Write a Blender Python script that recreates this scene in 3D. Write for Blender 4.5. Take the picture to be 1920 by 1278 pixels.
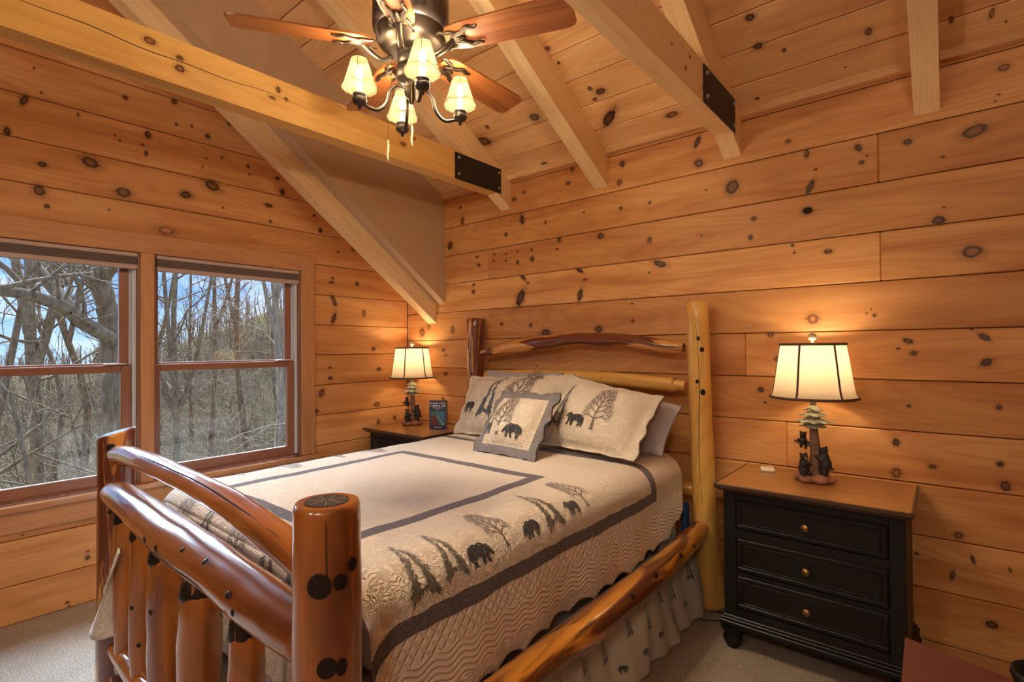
import bpy, math, random
from math import sin, cos, pi, sqrt, radians
from mathutils import Vector, Matrix, noise as mnoise

for _o in list(bpy.data.objects):
    bpy.data.objects.remove(_o)
SC = bpy.context.scene
COL = SC.collection
random.seed(7)

# ------------------------------------------------------------------ camera
FPX, YAW, PITCH, ROLL = 975.25, 0.69365, 0.012475, -0.008307
CAMP = Vector((3.744, -3.021, 1.4195))
cd = bpy.data.cameras.new('camera')
cam = bpy.data.objects.new('camera', cd); COL.objects.link(cam)
cd.sensor_fit = 'HORIZONTAL'; cd.sensor_width = 36.0; cd.lens = 36.0 * FPX / 1920.0
cd.clip_start = 0.02; cd.clip_end = 500
_f = Vector((-sin(YAW) * cos(PITCH), cos(YAW) * cos(PITCH), sin(PITCH)))
_r = Vector((cos(YAW), sin(YAW), 0)); _u = _r.cross(_f)
_r2 = _r * cos(ROLL) + _u * sin(ROLL); _u2 = -_r * sin(ROLL) + _u * cos(ROLL)
cam.matrix_world = Matrix(((_r2.x, _u2.x, -_f.x, CAMP.x), (_r2.y, _u2.y, -_f.y, CAMP.y), (_r2.z, _u2.z, -_f.z, CAMP.z), (0, 0, 0, 1)))
SC.camera = cam

# ------------------------------------------------------------------ look
vs = SC.view_settings
SC.display_settings.display_device = 'sRGB'
vs.view_transform = 'Standard'; vs.look = 'None'; vs.gamma = 1.0; vs.use_curve_mapping = False
vs.exposure = 1.95
SC.cycles.use_denoising = True
SC.cycles.max_bounces = 10; SC.cycles.diffuse_bounces = 6; SC.cycles.glossy_bounces = 4
SC.cycles.transparent_max_bounces = 16; SC.cycles.transmission_bounces = 6
SC.cycles.sample_clamp_indirect = 6.0
SC.cycles.caustics_reflective = False; SC.cycles.caustics_refractive = False

# ------------------------------------------------------------------ node helper
class NT:
    def __init__(s, tree):
        s.t = tree; s.t.nodes.clear()
    def n(s, typ, ins=None, **props):
        nd = s.t.nodes.new(typ)
        for k, v in props.items(): setattr(nd, k, v)
        if ins:
            for k, v in ins.items():
                sock = nd.inputs[k]
                if isinstance(v, bpy.types.NodeSocket): s.t.links.new(v, sock)
                else: sock.default_value = v
        return nd
    def math(s, op, a, b=0.0, c=None, clamp=False):
        d = {0: a, 1: b}
        if c is not None: d[2] = c
        return s.n('ShaderNodeMath', d, operation=op, use_clamp=clamp).outputs[0]
    def vmath(s, op, a, b):
        return s.n('ShaderNodeVectorMath', {0: a, 1: b}, operation=op).outputs[0]
    def noise(s, vec, scale=1.0, detail=2.0, rough=0.5, dist=0.0):
        return s.n('ShaderNodeTexNoise', {'Vector': vec, 'Scale': scale, 'Detail': detail, 'Roughness': rough, 'Distortion': dist}).outputs[0]
    def ramp(s, fac, stops, interp='LINEAR'):
        nd = s.n('ShaderNodeValToRGB', {0: fac}); cr = nd.color_ramp; cr.interpolation = interp
        while len(cr.elements) < len(stops): cr.elements.new(0.5)
        for e, (p, c) in zip(cr.elements, stops):
            e.position = p; e.color = (c[0], c[1], c[2], c[3] if len(c) > 3 else 1)
        return nd
    def mix(s, fac, a, b, blend='MIX'):
        nd = s.n('ShaderNodeMix', {0: fac, 6: a, 7: b}, data_type='RGBA', blend_type=blend)
        return nd.outputs[2]
    def out(s, shader):
        s.n('ShaderNodeOutputMaterial', {0: shader})
    def bump(s, h, strength=0.3, dist=0.01):
        return s.n('ShaderNodeBump', {'Height': h, 'Strength': strength, 'Distance': dist}).outputs[0]

def c4(c): return (c[0], c[1], c[2], 1.0)
MATS = {}
def newmat(name):
    m = bpy.data.materials.new(name); m.use_nodes = True; MATS[name] = m
    return m, NT(m.node_tree)

def plain(name, col, rough=0.5, metal=0.0, coat=0.0, bump=0.0, bscale=60.0, var=0.0, emit=None, spec=0.5):
    m, t = newmat(name)
    ins = {'Base Color': c4(col), 'Roughness': rough, 'Metallic': metal, 'Coat Weight': coat, 'Coat Roughness': 0.08, 'Specular IOR Level': spec}
    tc = t.n('ShaderNodeTexCoord').outputs['Object']
    if var:
        nz = t.noise(tc, bscale * 0.35, 3)
        k = t.math('MULTIPLY_ADD', nz, 2 * var, 1 - var)
        cc = t.n('ShaderNodeCombineColor', {0: k, 1: k, 2: k}).outputs[0]
        ins['Base Color'] = t.mix(1.0, c4(col), cc, 'MULTIPLY')
    if bump:
        ins['Normal'] = t.bump(t.noise(tc, bscale, 3), bump, 0.01)
    if emit:
        ins['Emission Color'] = c4(emit[0]); ins['Emission Strength'] = emit[1]
    b = t.n('ShaderNodeBsdfPrincipled', ins)
    t.out(b.outputs[0]); return m

def wood(name, c1, c2, c3, rough=0.45, coat=0.1, across=9.0, ring=0.10, fine=0.12, pvar=0.13, streak=None, streak_amt=0.0, sthr=0.55, sharp=0.06):
    """plank or log wood; grain runs along attribute 'grain'.x"""
    m, t = newmat(name)
    g = t.n('ShaderNodeAttribute', attribute_name='grain').outputs['Vector']
    rnd = t.n('ShaderNodeObjectInfo').outputs['Random']
    off = t.n('ShaderNodeCombineXYZ', {0: t.math('MULTIPLY', rnd, 53.0), 1: t.math('MULTIPLY', rnd, 17.0), 2: t.math('MULTIPLY', rnd, 31.0)}).outputs[0]
    v = t.vmath('ADD', g, off)
    n1 = t.noise(t.vmath('MULTIPLY', v, (0.9, across, across)), 1.0, 3, 0.5, 0.8)
    n2 = t.noise(t.vmath('MULTIPLY', v, (0.45, across * 0.42, across * 0.42)), 1.0, 1, 0.4, 0.3)
    rg = t.math('MULTIPLY_ADD', t.math('SINE', t.math('MULTIPLY', n2, 150.0)), 0.5, 0.5)
    rg = t.math('POWER', rg, 2.5)
    n3 = t.noise(t.vmath('MULTIPLY', v, (5.0, 230.0, 230.0)), 1.0, 2)
    col = t.ramp(n1, [(0.3, c1), (0.5, c2), (0.72, c3)]).outputs[0]
    f = t.math('SUBTRACT', 1.0, t.math('MULTIPLY', rg, ring))
    f = t.math('SUBTRACT', f, t.math('MULTIPLY', t.math('SUBTRACT', n3, 0.5), fine * 2))
    rn2 = t.math('FRACT', t.math('MULTIPLY', rnd, 13.37))
    f = t.math('MULTIPLY', f, t.math('MULTIPLY_ADD', rn2, pvar, 1.0 - pvar * 0.5))
    fc = t.n('ShaderNodeCombineColor', {0: f, 1: t.math('POWER', f, 1.25), 2: t.math('POWER', f, 1.5)}).outputs[0]
    col = t.mix(1.0, col, fc, 'MULTIPLY')
    if streak:
        n4 = t.noise(t.vmath('MULTIPLY', v, (1.6, 11.0, 11.0)), 1.0, 4, 0.55, 1.2)
        k = t.n('ShaderNodeMapRange', {0: n4, 1: sthr, 2: sthr + sharp, 3: 0.0, 4: streak_amt}).outputs[0]
        col = t.mix(k, col, c4(streak))
    nb = t.bump(n3, 0.12, 0.004)
    b = t.n('ShaderNodeBsdfPrincipled', {'Base Color': col, 'Roughness': rough, 'Coat Weight': coat, 'Coat Roughness': 0.07, 'Normal': nb})
    t.out(b.outputs[0]); return m

# ------------------------------------------------------------------ world and sun
W = bpy.data.worlds.new('sky'); SC.world = W; W.use_nodes = True
t = NT(W.node_tree)
tc = t.n('ShaderNodeTexCoord').outputs['Generated']
sz = t.n('ShaderNodeSeparateXYZ', {0: tc}).outputs
hgt = t.n('ShaderNodeMapRange', {0: sz[2], 1: -0.02, 2: 0.45, 3: 0.0, 4: 1.0}).outputs[0]
sky = t.ramp(hgt, [(0.0, (0.42, 0.62, 0.92)), (0.25, (0.24, 0.46, 0.88)), (1.0, (0.12, 0.29, 0.74))]).outputs[0]
cl = t.noise(t.vmath('MULTIPLY', tc, (2.2, 2.2, 7.5)), 1.6, 6, 0.55, 0.2)
clf = t.n('ShaderNodeMapRange', {0: cl, 1: 0.50, 2: 0.70, 3: 0.0, 4: 0.85}).outputs[0]
skc = t.mix(clf, sky, (0.86, 0.90, 0.97, 1))
bg = t.n('ShaderNodeBackground', {0: skc, 1: 0.42})
t.n('ShaderNodeOutputWorld', {0: bg.outputs[0]})

LAMP_W, FAN_W, FILL_GLOBE_E = 1.7, 64.0, 16.0
sl = bpy.data.lights.new('daylight_sun', 'SUN'); sl.energy = 8.5; sl.angle = radians(60); sl.color = (0.62, 0.79, 1.0)
so = bpy.data.objects.new('daylight_sun', sl); COL.objects.link(so)
_sd = Vector((0.72, -0.16, -0.68)).normalized()       # direction the light travels, in through the windows
so.rotation_euler = _sd.to_track_quat('-Z', 'Y').to_euler()
so.location = (-6, 0, 8)

# ------------------------------------------------------------------ mesh helper
class MB:
    def __init__(s):
        s.v = []; s.f = []; s.g = []; s.mi = []; s.sm = []
    def add(s, vs, fs, grain=None, mi=0, smooth=False):
        o = len(s.v); s.v.extend([tuple(p) for p in vs])
        s.f.extend([tuple(i + o for i in f) for f in fs])
        s.mi.extend([mi] * len(fs)); s.sm.extend([smooth] * len(fs))
        if grain is not None:
            while len(s.g) < o: s.g.append(None)
            s.g.extend(grain)
        return s
    def box(s, x0, x1, y0, y1, z0, z1, c=0.0, M=None, mi=0):
        if c <= 0:
            vs = [(x, y, z) for x in (x0, x1) for y in (y0, y1) for z in (z0, z1)]
            fs = [(0, 1, 3, 2), (4, 6, 7, 5), (0, 4, 5, 1), (2, 3, 7, 6), (0, 2, 6, 4), (1, 5, 7, 3)]
        else:
            vs = []; idx = {}
            X = (x0, x1); Y = (y0, y1); Z = (z0, z1)
            for i in (0, 1):
                for j in (0, 1):
                    for k in (0, 1):
                        dx = c if i == 0 else -c; dy = c if j == 0 else -c; dz = c if k == 0 else -c
                        idx[i, j, k, 0] = len(vs); vs.append((X[i], Y[j] + dy, Z[k] + dz))
                        idx[i, j, k, 1] = len(vs); vs.append((X[i] + dx, Y[j], Z[k] + dz))
                        idx[i, j, k, 2] = len(vs); vs.append((X[i] + dx, Y[j] + dy, Z[k]))
            fs = []
            I = lambda i, j, k, a: idx[i, j, k, a]
            for i in (0, 1):
                q = [I(i, 0, 0, 0), I(i, 1, 0, 0), I(i, 1, 1, 0), I(i, 0, 1, 0)]; fs.append(tuple(q if i else q[::-1]))
                q = [I(0, i, 0, 1), I(0, i, 1, 1), I(1, i, 1, 1), I(1, i, 0, 1)]; fs.append(tuple(q if i else q[::-1]))
                q = [I(0, 0, i, 2), I(1, 0, i, 2), I(1, 1, i, 2), I(0, 1, i, 2)]; fs.append(tuple(q if i else q[::-1]))
            for j in (0, 1):
                for k in (0, 1):
                    q = [I(0, j, k, 1), I(1, j, k, 1), I(1, j, k, 2), I(0, j, k, 2)]; fs.append(tuple(q if (j + k) % 2 == 1 else q[::-1]))
            for i in (0, 1):
                for k in (0, 1):
                    q = [I(i, 0, k, 2), I(i, 1, k, 2), I(i, 1, k, 0), I(i, 0, k, 0)]; fs.append(tuple(q if (i + k) % 2 == 1 else q[::-1]))
            for i in (0, 1):
                for j in (0, 1):
                    q = [I(i, j, 0, 0), I(i, j, 1, 0), I(i, j, 1, 1), I(i, j, 0, 1)]; fs.append(tuple(q if (i + j) % 2 == 1 else q[::-1]))
            for i in (0, 1):
                for j in (0, 1):
                    for k in (0, 1):
                        q = [I(i, j, k, 0), I(i, j, k, 1), I(i, j, k, 2)]; fs.append(tuple(q if (i + j + k) % 2 == 1 else q[::-1]))
        if M is not None: vs = [tuple(M @ Vector(p)) for p in vs]
        return s.add(vs, fs, mi=mi)
    def tube(s, pts, rad, n=8, caps=True, mi=0, smooth=True, flat=None, up=None, amp=0.0, seed=0.0, grain=True, g0=0.0):
        pts = [Vector(p) for p in pts]
        if not hasattr(rad, '__len__'): rad = [rad] * len(pts)
        m = len(pts); vs = []; gr = []; L = g0
        t0 = (pts[1] - pts[0]).normalized()
        ref = Vector(up) if up is not None else (Vector((0, 0, 1)) if abs(t0.z) < 0.9 else Vector((1, 0, 0)))
        for i in range(m):
            tg = (pts[min(i + 1, m - 1)] - pts[max(i - 1, 0)]).normalized()
            if i > 0: L += (pts[i] - pts[i - 1]).length
            a = ref - tg * ref.dot(tg)
            if a.length < 1e-6: a = tg.orthogonal()
            a.normalize(); b = tg.cross(a); ref = a
            for k in range(n):
                th = 2 * pi * k / n
                r = rad[i]
                if amp:
                    r *= 1 + amp * mnoise.noise(Vector((cos(th) * 1.3 + seed, sin(th) * 1.3, L * 5.0 + seed * 2))) + amp * 0.5 * mnoise.noise(Vector((cos(th) * 3 + seed, sin(th) * 3, L * 14)))
                ca, sa = cos(th), sin(th)
                if flat: ca *= flat[0]; sa *= flat[1]
                vs.append(pts[i] + a * (r * ca) + b * (r * sa)); gr.append((L, r * ca, r * sa))
        fs = []
        for i in range(m - 1):
            for k in range(n):
                k2 = (k + 1) % n
                fs.append((i * n + k, i * n + k2, (i + 1) * n + k2, (i + 1) * n + k))
        s.add(vs, fs, gr if grain else None, mi, smooth)
        if caps:
            o = len(s.v) - len(vs)
            s.f.append(tuple(o + k for k in range(n))[::-1]); s.f.append(tuple(o + (m - 1) * n + k for k in range(n)))
            s.mi += [mi, mi]; s.sm += [False, False]
        return s
    def lathe(s, prof, n=24, M=None, mi=0, smooth=True, sx=1.0, sy=1.0):
        vs = []; m = len(prof)
        for r, z in prof:
            for k in range(n):
                th = 2 * pi * k / n; vs.append((r * cos(th) * sx, r * sin(th) * sy, z))
        if M is not None: vs = [tuple(M @ Vector(p)) for p in vs]
        fs = []
        for i in range(m - 1):
            for k in range(n):
                k2 = (k + 1) % n
                fs.append((i * n + k, i * n + k2, (i + 1) * n + k2, (i + 1) * n + k))
        s.add(vs, fs, None, mi, smooth)
        return s
    def disc(s, c, r, n=16, nrm=(0, 0, 1), mi=0):
        q = Vector(nrm).to_track_quat('Z', 'Y').to_matrix(); c = Vector(c)
        vs = [c + q @ Vector((r * cos(2 * pi * k / n), r * sin(2 * pi * k / n), 0)) for k in range(n)]
        return s.add(vs, [tuple(range(n))], None, mi)
    def prism(s, poly, d0, d1, M=None, mi=0):
        """poly: list of (x,y) extruded along z from d0 to d1"""
        n = len(poly); vs = [(x, y, d0) for x, y in poly] + [(x, y, d1) for x, y in poly]
        if M is not None: vs = [tuple(M @ Vector(p)) for p in vs]
        fs = [tuple(range(n))[::-1], tuple(range(n, 2 * n))] + [(k, (k + 1) % n, n + (k + 1) % n, n + k) for k in range(n)]
        return s.add(vs, fs, None, mi)
    def grid(s, fn, us, vs_, mi=0, smooth=True, attr=None):
        nu, nv = len(us), len(vs_)
        vs = []; g = []
        for u in us:
            for v in vs_:
                vs.append(fn(u, v)); g.append(attr(u, v) if attr else (u, v, 0.0))
        fs = [(i * nv + j, (i + 1) * nv + j, (i + 1) * nv + j + 1, i * nv + j + 1) for i in range(nu - 1) for j in range(nv - 1)]
        return s.add(vs, fs, g, mi, smooth)
    def mesh(s, name, mats, axis='x', base=(0, 0, 0), gname='grain'):
        me = bpy.data.meshes.new(name)
        b = Vector(base)
        me.from_pydata([tuple(Vector(p) - b) for p in s.v], [], s.f)
        mats = mats if isinstance(mats, (list, tuple)) else [mats]
        for m in mats: me.materials.append(m)
        me.polygons.foreach_set('material_index', s.mi); me.polygons.foreach_set('use_smooth', s.sm)
        perm = {'x': (0, 1, 2), 'y': (1, 0, 2), 'z': (2, 0, 1)}[axis]
        at = me.attributes.new(gname, 'FLOAT_VECTOR', 'POINT')
        fl = []
        G = s.g + [None] * (len(s.v) - len(s.g))
        for p, g in zip(s.v, G):
            if g is None: fl += [p[perm[0]], p[perm[1]], p[perm[2]]]
            else: fl += list(g)
        at.data.foreach_set('vector', fl)
        me.update(); return me
    def build(s, name, mats, parent=None, axis='x', M=None, base=None):
        if base is None: base = BASE.get(parent.name, (0, 0, 0)) if parent is not None else (0, 0, 0)
        me = s.mesh(name, mats, axis, base)
        return link(name, me, parent, M)

BASE = {}
def link(name, me, parent=None, M=None):
    o = bpy.data.objects.new(name, me); COL.objects.link(o)
    if parent is not None: o.parent = parent
    if M is not None: o.matrix_basis = M
    return o
def tag(o, label=None, cat=None, group=None, kind=None):
    if label: o['label'] = label
    if cat: o['category'] = cat
    if group: o['group'] = group
    if kind: o['kind'] = kind
    return o
def thing(name, label, cat, loc=(0, 0, 0), rz=0.0, group=None, local=False):
    o = bpy.data.objects.new(name, None); COL.objects.link(o)
    o.empty_display_size = 0.1
    o.location = loc; o.rotation_euler = (0, 0, rz)
    BASE[o.name] = (0, 0, 0) if local else tuple(loc)
    return tag(o, label, cat, group)
def copy_tree(o, parent=None):
    c = o.copy(); COL.objects.link(c); c.parent = parent
    for ch in list(o.children): copy_tree(ch, c)
    return c
def basis(o, x, y, z):
    return Matrix(((x[0], y[0], z[0], o[0]), (x[1], y[1], z[1], o[1]), (x[2], y[2], z[2], o[2]), (0, 0, 0, 1)))
def catmull(pts, n=6):
    P = [Vector(p) for p in pts]; out = []
    for i in range(len(P) - 1):
        p0 = P[max(i - 1, 0)]; p1 = P[i]; p2 = P[i + 1]; p3 = P[min(i + 2, len(P) - 1)]
        for k in range(n):
            u = k / n
            out.append(0.5 * ((2 * p1) + (p2 - p0) * u + (2 * p0 - 5 * p1 + 4 * p2 - p3) * u * u + (3 * p1 - p0 - 3 * p2 + p3) * u ** 3))
    out.append(P[-1]); return out
def lerpl(vals, m):
    out = []
    for i in range(m):
        x = i / (m - 1) * (len(vals) - 1); k = min(int(x), len(vals) - 2); out.append(vals[k] + (vals[k + 1] - vals[k]) * (x - k))
    return out
def blob(name, ell, mat, parent, vox=0.004, M=None, smooth=2):
    """one continuous body grown from overlapping ellipsoids"""
    import bmesh
    bm = bmesh.new()
    for c, r, rot in ell:
        Mx = Matrix.Translation(c) @ Matrix.Rotation(rot[0], 4, 'X') @ Matrix.Rotation(rot[1], 4, 'Y') @ Matrix.Rotation(rot[2], 4, 'Z') @ Matrix.Diagonal((r[0], r[1], r[2], 1))
        bmesh.ops.create_icosphere(bm, subdivisions=2, radius=1.0, matrix=Mx)
    me = bpy.data.meshes.new(name); bm.to_mesh(me); bm.free()
    o = bpy.data.objects.new(name, me); COL.objects.link(o)
    md = o.modifiers.new('r', 'REMESH'); md.mode = 'VOXEL'; md.voxel_size = vox; md.use_smooth_shade = True
    ms = o.modifiers.new('s', 'SMOOTH'); ms.iterations = smooth
    dg = bpy.context.evaluated_depsgraph_get()
    me2 = bpy.data.meshes.new_from_object(o.evaluated_get(dg))
    o.modifiers.clear(); o.data = me2; bpy.data.meshes.remove(me)
    me2.materials.clear(); me2.materials.append(mat)
    me2.polygons.foreach_set('use_smooth', [True] * len(me2.polygons))
    o.parent = parent
    if M is not None: o.matrix_basis = M
    return o
# ------------------------------------------------------------------ materials
PINE = wood('pine_wall', (0.67, 0.350, 0.130), (0.61, 0.290, 0.097), (0.47, 0.183, 0.052), rough=0.55, coat=0.0, ring=0.10, pvar=0.22)
PINEC = wood('pine_ceiling', (0.76, 0.475, 0.23), (0.70, 0.41, 0.18), (0.57, 0.295, 0.115), rough=0.6, coat=0.0, ring=0.08, pvar=0.2)
RAFT = wood('rafter_wood', (0.78, 0.55, 0.29), (0.82, 0.60, 0.34), (0.74, 0.50, 0.25), rough=0.5, coat=0.0, pvar=0.1, ring=0.05)
TIE = wood('tie_beam_wood', (0.62, 0.34, 0.10), (0.68, 0.39, 0.12), (0.54, 0.255, 0.055), rough=0.45, coat=0.05, across=7, pvar=0.1, ring=.06)
CASE = wood('casing_wood', (0.47, 0.215, 0.09), (0.52, 0.25, 0.105), (0.42, 0.19, 0.075), rough=0.55, coat=0.0, pvar=0.06, ring=0.08)
SASH = wood('sash_wood', (0.27, 0.115, 0.065), (0.30, 0.13, 0.075), (0.24, 0.10, 0.055), rough=0.35, coat=0.2, pvar=0.06, ring=0.1)
LOGH = wood('honey_log', (0.52, 0.19, 0.024), (0.62, 0.26, 0.036), (0.30, 0.075, 0.014), rough=0.3, coat=0.9, across=6, pvar=0.1, ring=0.12, streak=(0.085, 0.016, 0.008), streak_amt=0.9, sthr=0.47, sharp=0.10)
LOGF = wood('amber_log', (0.25, 0.075, 0.014), (0.36, 0.115, 0.018), (0.15, 0.036, 0.010), rough=0.26, coat=1.0, across=5, pvar=0.1, ring=0.14, streak=(0.060, 0.012, 0.006), streak_amt=0.75, sthr=0.57, sharp=0.16)
LOGD = wood('red_cedar_log', (0.10, 0.022, 0.010), (0.15, 0.035, 0.014), (0.075, 0.016, 0.008), rough=0.3, coat=0.9, across=6, pvar=0.1, ring=0.2, streak=(0.62, 0.27, 0.06), streak_amt=0.95, sthr=0.53, sharp=0.05)
LOGA = wood('cedar_arch_log', (0.10, 0.022, 0.010), (0.15, 0.035, 0.014), (0.075, 0.016, 0.008), rough=0.3, coat=0.9, across=5, pvar=0.1, ring=0.1, streak=(0.66, 0.31, 0.08), streak_amt=0.95, sthr=0.47, sharp=0.04)
LOGP = wood('pale_log', (0.66, 0.36, 0.075), (0.72, 0.42, 0.11), (0.58, 0.28, 0.05), rough=0.32, coat=0.6, across=6, pvar=0.1, ring=0.12, streak=(0.30, 0.10, 0.02), streak_amt=0.5, sthr=0.66, sharp=0.1)
SILLM = wood('sill_wood', (0.46, 0.21, 0.10), (0.50, 0.24, 0.115), (0.42, 0.19, 0.09), rough=0.15, coat=1.0, pvar=0.06, ring=0.1)
BARKK = plain('log_knot', (0.012, 0.005, 0.003), rough=0.45, coat=0.15, var=0.4, bscale=120, spec=.3)
GROOVE = plain('groove_dark', (0.055, 0.022, 0.010), rough=0.8, var=0.2)
DRYWALL = plain('tan_drywall', (0.50, 0.335, 0.205), rough=0.75, bump=0.05, bscale=180, var=0.03)
STEEL = plain('black_steel', (0.014, 0.013, 0.014), rough=0.5, metal=0.2, var=0.1)
BOLT = plain('zinc_bolt', (0.55, 0.54, 0.52), rough=0.35, metal=0.9, var=0.1)
BLACKP = plain('black_paint', (0.0075, 0.0075, 0.0085), rough=0.42, coat=0.0, bump=0.04, bscale=70, var=0.25, spec=0.35)
TOPW = wood('nightstand_top', (0.36, 0.17, 0.055), (0.42, 0.21, 0.07), (0.32, 0.145, 0.045), rough=0.3, coat=0.3, across=14, ring=0.08, pvar=0.05)
TOPE = plain('nightstand_edge', (0.06, 0.030, 0.018), rough=0.35, coat=0.4, var=0.2)
BRASS = plain('aged_brass', (0.36, 0.22, 0.09), rough=0.33, metal=0.95, var=0.25, bscale=300)
BRONZE = plain('antique_bronze', (0.072, 0.052, 0.037), rough=0.42, metal=0.85, var=0.25, bscale=80)
DARKBR = plain('dark_bronze', (0.075, 0.055, 0.045), rough=0.35, metal=0.7, var=0.3, bscale=60)
BLADE = wood('fan_blade_wood', (0.27, 0.085, 0.022), (0.32, 0.105, 0.026), (0.20, 0.055, 0.016), rough=0.45, coat=0.1, across=14, ring=0.25, pvar=0.12, streak=(0.05, 0.015, 0.008), streak_amt=0.7, sthr=0.66, sharp=0.06)
TAN = plain('light_tan', (0.72, 0.50, 0.26), rough=0.6, var=0.1)
WHITE = plain('white_plastic', (0.80, 0.78, 0.72), rough=0.35)
BULB = plain('candle_bulb', (1, 0.9, 0.7), rough=0.4, emit=((1.0, 0.85, 0.6), 2.5))
LAV = plain('lavender_sheet', (0.37, 0.34, 0.37), rough=0.85, bump=0.15, bscale=14, var=0.06)
ROCK = plain('lamp_rock', (0.36, 0.17, 0.115), rough=0.7, bump=0.5, bscale=40, var=0.3)
TRUNK = plain('lamp_trunk', (0.20, 0.115, 0.08), rough=0.7, bump=0.7, bscale=70, var=0.5)
BEARM = plain('bear_resin', (0.022, 0.020, 0.020), rough=0.5, bump=0.4, bscale=150, var=0.4)
MUZZ = plain('bear_muzzle', (0.22, 0.13, 0.07), rough=0.6)
FOLI = plain('lamp_foliage', (0.40, 0.42, 0.31), rough=0.65, bump=0.4, bscale=120, var=0.45)
TRIMB = plain('shade_trim', (0.12, 0.065, 0.05), rough=0.8, var=0.1)
GREYN = plain('neck_grey', (0.20, 0.21, 0.19), rough=0.45, metal=0.4)
CABLE = plain('black_cable', (0.012, 0.012, 0.012), rough=0.5)
BLUE = plain('blue_plastic', (0.03, 0.13, 0.35), rough=0.5)
PAGES = plain('book_pages', (0.62, 0.52, 0.45), rough=0.8, var=0.1, bscale=400)
COVER = plain('book_cover_navy', (0.012, 0.025, 0.085), rough=0.35, coat=0.3)
REDL = plain('dark_red_top', (0.13, 0.035, 0.032), rough=0.4, coat=0.2, bump=0.05, bscale=200, var=0.1)
BLINDT = plain('blind_taupe', (0.145, 0.105, 0.09), rough=0.8, var=0.08)
BLINDL = plain('blind_rail', (0.46, 0.33, 0.28), rough=0.55, var=0.04)

def shade_mat(name, col, tr=0.55, clear=0.0):
    """lamp cloth: part diffuse, part translucent, and (thin parchment) partly see-through for the bulb's own light"""
    m, t = newmat(name)
    tcx = t.n('ShaderNodeTexCoord').outputs['Object']
    nz = t.noise(t.vmath('MULTIPLY', tcx, (160, 160, 12)), 1.0, 2)
    k = t.math('MULTIPLY_ADD', nz, 0.16, 0.92)
    kc = t.n('ShaderNodeCombineColor', {0: k, 1: k, 2: k}).outputs[0]
    cc = t.mix(1.0, c4(col), kc, 'MULTIPLY')
    d = t.n('ShaderNodeBsdfDiffuse', {0: cc}); tr_ = t.n('ShaderNodeBsdfTranslucent', {0: cc})
    mx = t.n('ShaderNodeMixShader', {0: tr, 1: d.outputs[0], 2: tr_.outputs[0]})
    if clear:
        mx = t.n('ShaderNodeMixShader', {0: clear, 1: mx.outputs[0], 2: t.n('ShaderNodeBsdfTransparent', {0: (1, .95, .85, 1)}).outputs[0]})
    t.out(mx.outputs[0]); return m
SHADE = shade_mat('linen_shade', (0.56, 0.46, 0.335), 0.40)
FSHADE = shade_mat('parchment_shade', (0.12, 0.10, 0.05), 0.30, 0.42)

def glass_mat():
    m, t = newmat('window_glass')
    fc = t.n('ShaderNodeLayerWeight', {0: 0.5}).outputs['Facing']
    fr = t.math('MULTIPLY_ADD', t.math('POWER', fc, 5.0), 0.9, 0.035)
    a = t.n('ShaderNodeBsdfTransparent', {0: (0.96, 0.98, 0.98, 1)}); b = t.n('ShaderNodeBsdfGlossy', {0: (1, 1, 1, 1), 'Roughness': 0.0})
    mx = t.n('ShaderNodeMixShader', {0: fr, 1: a.outputs[0], 2: b.outputs[0]})
    t.out(mx.outputs[0]); return m
GLASS = glass_mat()

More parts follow.
